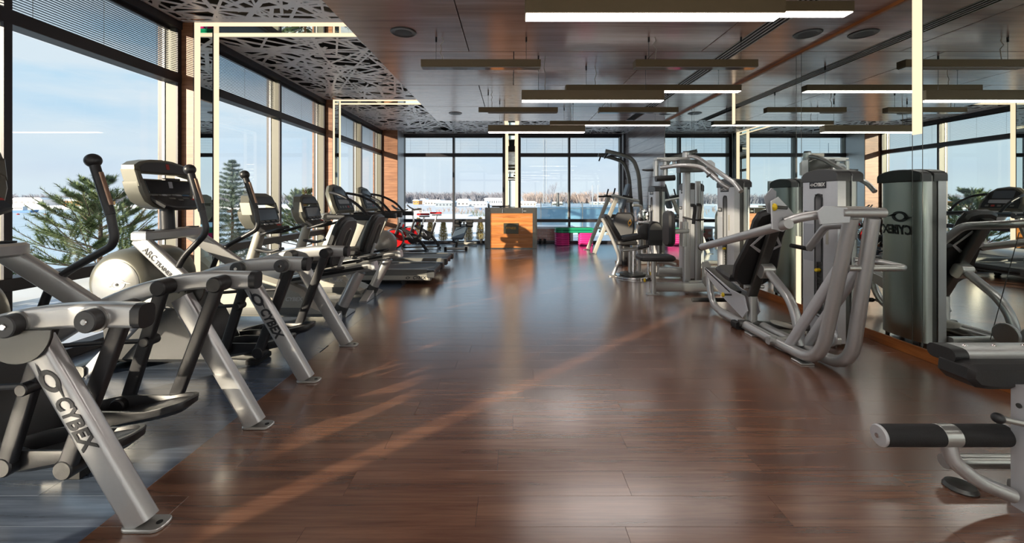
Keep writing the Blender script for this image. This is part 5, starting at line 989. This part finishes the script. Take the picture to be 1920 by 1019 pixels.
bare_crowns('treeline', BARE, 'hazy bare tree belt on the horizon behind the left far window', -75, -3, 250, LAND, 4.5, 8.5, 480, 22)
bare_crowns('treeline', BARE2, 'reddish bare thicket on the horizon behind the right far window', 8, 95, 250, LAND, 4.5, 8.5, 460, 23)
bare_crowns('undergrowth', BARE2, 'scattered low bare scrub on the snowy ground left of the lit column', -32, -4, 60, LAND, .5, 1.4, 110, 31)
bare_crowns('undergrowth', mat('evergreen_scrub', (112, 122, 108), .85, noise=.2), 'low grey-green scrub on the snow close behind the desk', -7, -1, 42, LAND, .4, .9, 60, 33)
def bare_tree(px, py0, hpx, Z, seed, lab, m_=None):
    r = random.Random(seed); p = at(px, py0, Z); p.z = LAND; h = hpx*Z/FPX; t = thing('bare_tree', lab, 'tree', (p.x, p.y, p.z)); m = M()
    def grow(a, d, L, rad, lv):
        b = a+d*L; m.tube([a, b], [rad, rad*.6], 4)
        if lv:
            for k in range(3): e = (d+V((r.uniform(-.6, .6), r.uniform(-.6, .6), r.uniform(-.1, .3)))).normalized(); grow(a+d*L*r.uniform(.5, 1), e, L*r.uniform(.55, .75), rad*.55, lv-1)
    M().tube([p, p+V((0, 0, h*.35))], [h*.018, h*.014], 6).build('trunk', m_ or BARE, t)
    for k in range(4): grow(p+V((0, 0, h*(.15+.07*k))), V((r.uniform(-.5, .5), r.uniform(-.5, .5), 1)).normalized(), h*.30, h*.009, 4)
    m.build('twigs', m_ or BARE, t, kind='stuff')
bare_tree(1002, 384, 30, 120, 2, 'round bare tree just right of the lit column, far outside', BARE2); bare_tree(1034, 384, 54, 90, 4, 'tall thin bare tree beside the lattice mast'); bare_tree(1060, 382, 34, 110, 5, 'slender bare tree left of the right window mullion'); bare_tree(866, 382, 24, 185, 6, 'small bare tree above the brown gabled house'); bare_tree(1090, 382, 24, 120, 7, 'bushy reddish bare tree behind the balustrade', BARE2); bare_tree(1108, 382, 36, 130, 8, 'bare tree next to the two utility poles')
# mast, chimney and poles
p = at(1022, 382, 160); p.z = LAND; t = thing('lattice_mast', 'tall thin lattice radio mast beyond the right far window', 'mast', p); h = 125*160/FPX; w = .62
for s, y in ((-1, 0), (1, 0), (0, 1)): M().tube([p+V((s*w, y*w, 0)), p+V((s*w*.8, y*w*.8, h))], .10, 4).build('leg', HG, t)
m = M()
for q in range(26): z0, z1 = h*q/26, h*(q+1)/26; s = 1 if q % 2 else -1; m.tube([p+V((s*w, 0, z0)), p+V((-s*w, 0, z1))], .06, 3)
m.build('lacing', HG, t, kind='stuff')
p = at(1046, 378, 140); p.z = LAND; t = thing('chimney', 'short dark chimney stack with a railing, far outside', 'chimney', p); M().cyl(p, p+V((0, 0, 4.6)), .55, 12, .42).build('stack', DGREY, t); M().box(p.x-1.8, p.x+1.8, p.y-.4, p.y+.4, p.z+.5, p.z+.9).build('platform', DGREY, t)
for px, hp, lb in ((1111, 44, 'utility pole with crossarms, left one of two by the dip tower'), (1121.5, 44, 'plain utility pole, right one of two by the dip tower')):
    p = at(px, 382, 110); p.z = LAND; t = thing('utility_pole', lb, 'pole', p); M().cyl(p, p+V((0, 0, hp*110/FPX)), .16, 8, .11).build('shaft', HG, t)
    for z in ((3.9, 4.8, 5.6) if px < 1115 else (5.9,)): M().bar([p+V((-.55, 0, z)), p+V((.55, 0, z))], .10, .10, (0, 1, 0)).build('crossarm', HG, t)
p = at(385, 385, 270); p.z = -1.9; t = thing('transmission_pylon', 'thin far pylon seen between the lit strips of the first column', 'pylon', p); 
M().tube([p, p+V((0, 0, 40))], [.9, .25], 4).build('shaft', HG, t)
for z in (22, 28, 34): M().bar([p+V((-5, 0, z)), p+V((5, 0, z))], .3, .3, (0, 1, 0)).build('crossarm', HG, t)
world_origin()

# ---- lettering curves become plain meshes
dg = bpy.context.evaluated_depsgraph_get(); dg.update()
for o in [o for o in S.objects if o.type == 'FONT']:
    me = bpy.data.meshes.new_from_object(o.evaluated_get(dg)); n = bpy.data.objects.new('lettering_mesh', me); COL.objects.link(n); n.parent = o.parent; n.matrix_local = o.matrix_local.copy()
    bpy.data.objects.remove(o); n.name = 'lettering'
